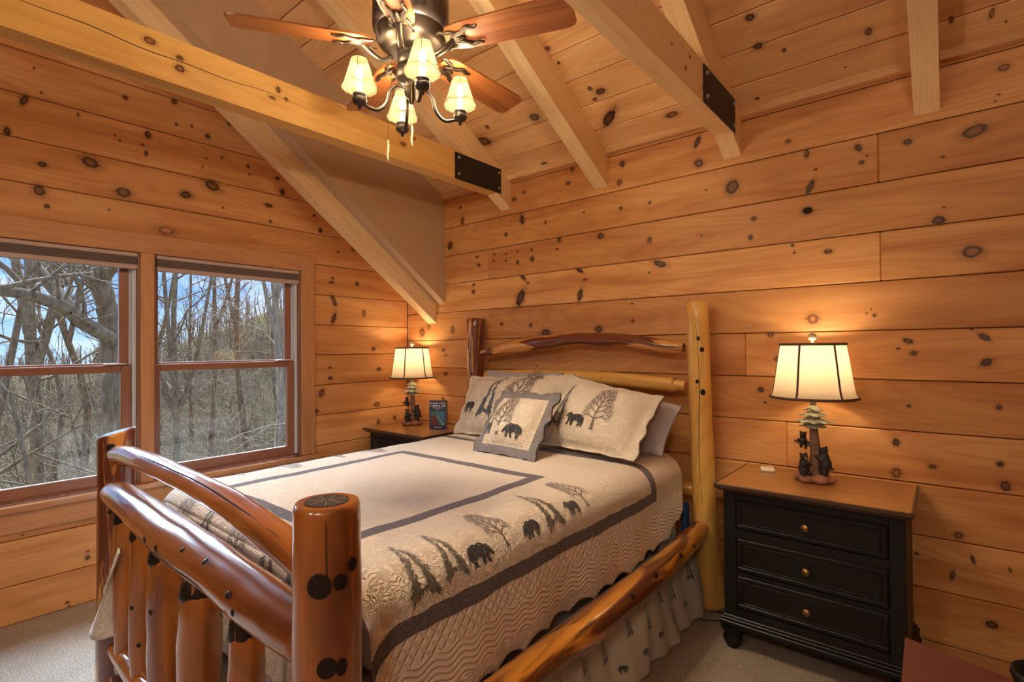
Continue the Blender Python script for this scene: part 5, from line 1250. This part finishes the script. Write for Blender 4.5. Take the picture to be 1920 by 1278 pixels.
for i, f in enumerate(mb.f): mb.f[i] = f[::-1]
GR = tag(mb.build('ground', ground_mat()), kind='structure')
def bark(name, c1, c2):
    m, t = newmat(name)
    g = t.n('ShaderNodeTexCoord').outputs['Object']
    nz = t.noise(t.vmath('MULTIPLY', g, (14, 14, 4)), 1.0, 5, .7)
    col = t.ramp(nz, [(.3, c1), (.7, c2)]).outputs[0]
    b = t.n('ShaderNodeBsdfPrincipled', {'Base Color': col, 'Roughness': .95, 'Specular IOR Level': .1, 'Normal': t.bump(nz, .6, .03)}); t.out(b.outputs[0]); return m
BK1 = bark('bark_grey', (.12, .078, .046), (.43, .315, .20)); BK2 = bark('bark_brown', (.11, .062, .034), (.37, .235, .13)); BK3 = bark('bark_pale', (.22, .16, .11), (.60, .46, .32))
BRUSH = bark('brush_twigs', (.14, .088, .050), (.36, .255, .155))
def at_d(px, py, d):
    v = _f + _r2 * ((px - 960) / FPX) + _u2 * ((639 - py) / FPX); v = v / sqrt(v.x ** 2 + v.y ** 2)
    return CAMP + v * d
class Tree:
    def __init__(s, seed): s.mb = MB(); s.tw = MB(); s.r = random.Random(seed)
    def limb(s, pts, r0, r1, n=7):
        P = catmull(pts, 4); s.mb.tube(P, lerpl([r0, r1], len(P)), n, caps=False, grain=False, amp=.12, seed=s.r.random() * 9); return P
    def grow(s, p, d, L, r, dep):
        k = 4 if r > .03 else 3; pts = [p]; q = p.copy(); dd = d.copy()
        for i in range(k):
            dd = (dd + Vector((s.r.gauss(0, .16), s.r.gauss(0, .16), s.r.gauss(0, .13) + .04))).normalized(); q = q + dd * (L / k); pts.append(q.copy())
        r1 = r * .55
        (s.mb if r > .02 else s.tw).tube(pts, lerpl([r, r1], len(pts)), 6 if r > .04 else (4 if r > .012 else 3), caps=False, grain=False)
        if dep <= 0: return
        nb = s.r.choice((2, 3, 3, 4)) if dep > 1 else s.r.choice((2, 3))
        for i in range(nb):
            f = .35 + .65 * (i + s.r.random() * .7) / nb; f = min(f, 1.0)
            idx = min(int(f * k), k - 1); b = pts[idx].lerp(pts[idx + 1], f * k - idx)
            a = Vector((s.r.gauss(0, 1), s.r.gauss(0, 1), s.r.gauss(0, .6) + .25)).normalized()
            nd = (dd * .75 + a * .75).normalized()
            s.grow(b, nd, L * s.r.uniform(.5, .75), max(r1 * s.r.uniform(.5, .85), .0035), dep - 1)
    def along(s, P, r, n, L, dep, lo=.15):
        for i in range(n):
            f = lo + (1 - lo) * (i + s.r.random()) / n; k = min(int(f * (len(P) - 1)), len(P) - 2); b = P[k].lerp(P[k + 1], f * (len(P) - 1) - k)
            d = (P[k + 1] - P[k]).normalized(); a = Vector((s.r.gauss(0, 1), s.r.gauss(0, 1), s.r.gauss(0, .5) + .5)).normalized()
            s.grow(b, (d * .3 + a).normalized(), L * s.r.uniform(.6, 1.2), r * s.r.uniform(.5, 1.0), dep)
    def done(s, name, label, mat, base, group='bare trees outside the windows'):
        T = thing(name, label, 'tree', tuple(base), group=group)
        s.mb.build('trunk', mat, T)
        if s.tw.v: s.tw.build('twigs', mat, T)
        return T
def gp(px, d):
    p = at_d(px, 640, d); return Vector((p.x, p.y, ground_z(p.x, p.y)))
def px3(lst, d):            # photo points spread in depth round distance d
    return [at_d(x, y, d + dz) for x, y, dz in lst]
# the big oak close to the left window
T = Tree(3); d = 11.0; b0 = gp(232, d)
P = T.limb([b0, at_d(228, 760, d), at_d(222, 680, d), at_d(214, 615, d), at_d(203, 575, d)], .30, .17, 12)
P2 = T.limb(px3([(203, 580, 0), (192, 550, .2), (172, 520, .5), (152, 498, .8), (135, 470, 1.0), (118, 440, 1.2)], d), .15, .08, 10)
P3 = T.limb(px3([(203, 580, 0), (197, 545, -.2), (190, 510, -.3), (184, 470, -.3), (180, 430, -.2)], d), .14, .07, 10)
P4 = T.limb(px3([(196, 525, -.3), (207, 508, -.5), (226, 497, -.8), (250, 480, -1)], d), .09, .05)
P5 = T.limb(px3([(226, 645, 0), (200, 630, -.3), (165, 610, -.6), (150, 600, -.8), (120, 575, -1.0), (85, 562, -1.2), (40, 550, -1.4), (-10, 545, -1.6), (-70, 540, -1.8)], d), .12, .06, 10)
P6 = T.limb(px3([(150, 602, -.8), (125, 570, -.5), (105, 545, -.2), (80, 515, 0), (60, 485, .2), (45, 455, .4), (25, 420, .6)], d), .11, .055, 10)
for Q_, n_, L_, r_ in ((P2, 10, 1.5, .04), (P3, 9, 1.5, .04), (P4, 7, 1.2, .03), (P5, 20, 1.6, .045), (P6, 14, 1.6, .05), (P, 3, 1.2, .03)): T.along(Q_, r_, max(3, int(n_ * .7)), L_, 3)
T.done('oak_tree', 'thick forked bare oak with long limbs filling the upper left window', BK1, b0)
def auto(px, d, lean, H, r, mat, seed, nb, label, name='bare_tree', lo=.2, L=1.9, dep=3, fork=None):
    T = Tree(seed); b = gp(px, d); top = b + Vector((lean[0] * H, lean[1] * H, H))
    m1_ = b.lerp(top, .33) + Vector((T.r.gauss(0, .02) * H, T.r.gauss(0, .02) * H, 0)); m2_ = b.lerp(top, .66) + Vector((T.r.gauss(0, .025) * H, T.r.gauss(0, .025) * H, 0))
    r *= .72; P = T.limb([b, m1_, m2_, top], r, r * .22, 9); T.along(P, r * .28, max(5, int(nb * .62)), L, dep, lo)
    if fork:
        for fx, fy, fz in fork:
            k = int(len(P) * fz); Pf = T.limb([P[k], P[k] + Vector((fx * .5, fy * .5, H * .15)), P[k] + Vector((fx, fy, H * .42))], r * .6, r * .2, 8); T.along(Pf, r * .25, nb // 3, L * .8, dep)
    T.done(name, label, mat, b)
auto(64, 15, (.02, 0, 0), 10.5, .26, BK1, 11, 16, 'forked grey tree standing left of centre in the left window', fork=[(.7, .6, .5), (-.6, -.4, .55)], lo=.45)
auto(8, 12, (.10, -.12, 0), 9.5, .22, BK1, 12, 12, 'leaning grey trunk at the left edge of the left window', lo=.4, fork=[(-.3, .8, .4)])
auto(128, 18, (0, .02, 0), 11, .17, BK2, 13, 16, 'slim brown tree between the oak limb and the forked tree', lo=.4, fork=[(.5, .5, .5)])
auto(95, 22, (.03, 0, 0), 10, .13, BK2, 14, 14, 'thin distant tree behind the oak limb', lo=.3)
auto(322, 14, (.03, .02, 0), 10, .15, BK1, 15, 18, 'many-branched tree at the left of the right window', fork=[(.5, .7, .42), (-.4, -.7, .4), (.3, -.4, .5)], lo=.42)
auto(383, 17, (.0, .03, 0), 11, .13, BK2, 16, 16, 'straight slim tree in the middle of the right window', lo=.35, fork=[(.3, .9, .5)])
auto(470, 19, (.02, -.06, 0), 12, .17, BK2, 17, 18, 'leaning brown tree right of the middle in the right window', lo=.35, fork=[(.4, -.9, .45)])
auto(498, 15, (.0, .01, 0), 11, .17, BK3, 18, 16, 'pale-barked tree with a straight trunk near the right jamb', lo=.45, fork=[(.5, .6, .55), (-.4, -.6, .5)])
auto(528, 20, (.0, .02, 0), 11, .11, BK1, 19, 14, 'slender tree beside the right window jamb', lo=.3)
auto(430, 13, (.0, 0, 0), 4.3, .07, BK3, 20, 26, 'low pale shrub-like tree spreading in the lower right window', lo=.3, L=1.9, dep=3)
auto(180, 13, (.0, .05, 0), 6.0, .15, BK1, 21, 14, 'stout grey sapling in the lower left window', lo=.3, fork=[(.4, .7, .4), (-.3, -.6, .45)])
auto(105, 10, (-.02, -.08, 0), 5.8, .13, BK1, 22, 14, 'grey forked tree in the lower left pane', lo=.35, fork=[(.3, -.8, .5)])
auto(360, 24, (.0, .0, 0), 10, .12, BK2, 23, 14, 'far tree between the right window trunks', lo=.3)
auto(545, 14, (.0, .12, 0), 9, .12, BK1, 24, 12, 'tree mostly hidden behind the right jamb', lo=.3)
auto(275, 17, (.0, .02, 0), 10, .15, BK2, 25, 14, 'tree half hidden behind the window mullion', lo=.4, fork=[(.4, .6, .5)])
# tangled brush and the far wood: nobody could count these twigs
rb = random.Random(99); br = MB()
def stick(p, d, L, r, n=3):
    m = p + d * (L * .5) + Vector((rb.gauss(0, .06) * L, rb.gauss(0, .06) * L, rb.gauss(0, .05) * L)); br.tube([p, m, p + d * L], [r, r * .7, r * .25], n, caps=False, grain=False)
for i in range(2200):
    th = radians(rb.uniform(57, 96)); dd = 10 + 32 * rb.random() ** 1.1
    x, y = 3.744 - dd * sin(th), -3.02 + dd * cos(th); z = ground_z(x, y); h = rb.uniform(.5, 2.2)
    for k in range(rb.choice((3, 4, 5))):
        d_ = Vector((rb.gauss(0, .55), rb.gauss(0, .55), 1)).normalized(); L = h * rb.uniform(.6, 1.1); stick(Vector((x, y, z)), d_, L, .006 + .00045 * dd)
        for q in range(3):
            b = Vector((x, y, z)) + d_ * L * rb.uniform(.3, .9); stick(b, (d_ + Vector((rb.gauss(0, .8), rb.gauss(0, .8), rb.gauss(0, .4)))).normalized(), L * .45, .003 + .0003 * dd)
tag(br.build('undergrowth', BRUSH), 'tangled bare brush covering the hillside outside the windows', 'undergrowth', kind='stuff')
br = MB()
for i in range(900):
    th = radians(rb.uniform(56, 97)); dd = rb.uniform(30, 62)
    x, y = 3.744 - dd * sin(th), -3.02 + dd * cos(th); z = ground_z(x, y); H = rb.uniform(1.5, 3.2) * (.7 if th > radians(78) else 1)
    d_ = Vector((rb.gauss(0, .05), rb.gauss(0, .05), 1)).normalized(); stick(Vector((x, y, z)), d_, H, .05, 4)
    for q in range(9):
        f = rb.uniform(.25, 1); b = Vector((x, y, z)) + d_ * H * f; stick(b, Vector((rb.gauss(0, .7), rb.gauss(0, .7), .7)).normalized(), H * .35 * (1.2 - f * .6), .016)
tag(br.build('distant_wood', BRUSH), 'hazy bare wood along the ridge beyond the near trees', 'forest', kind='stuff')
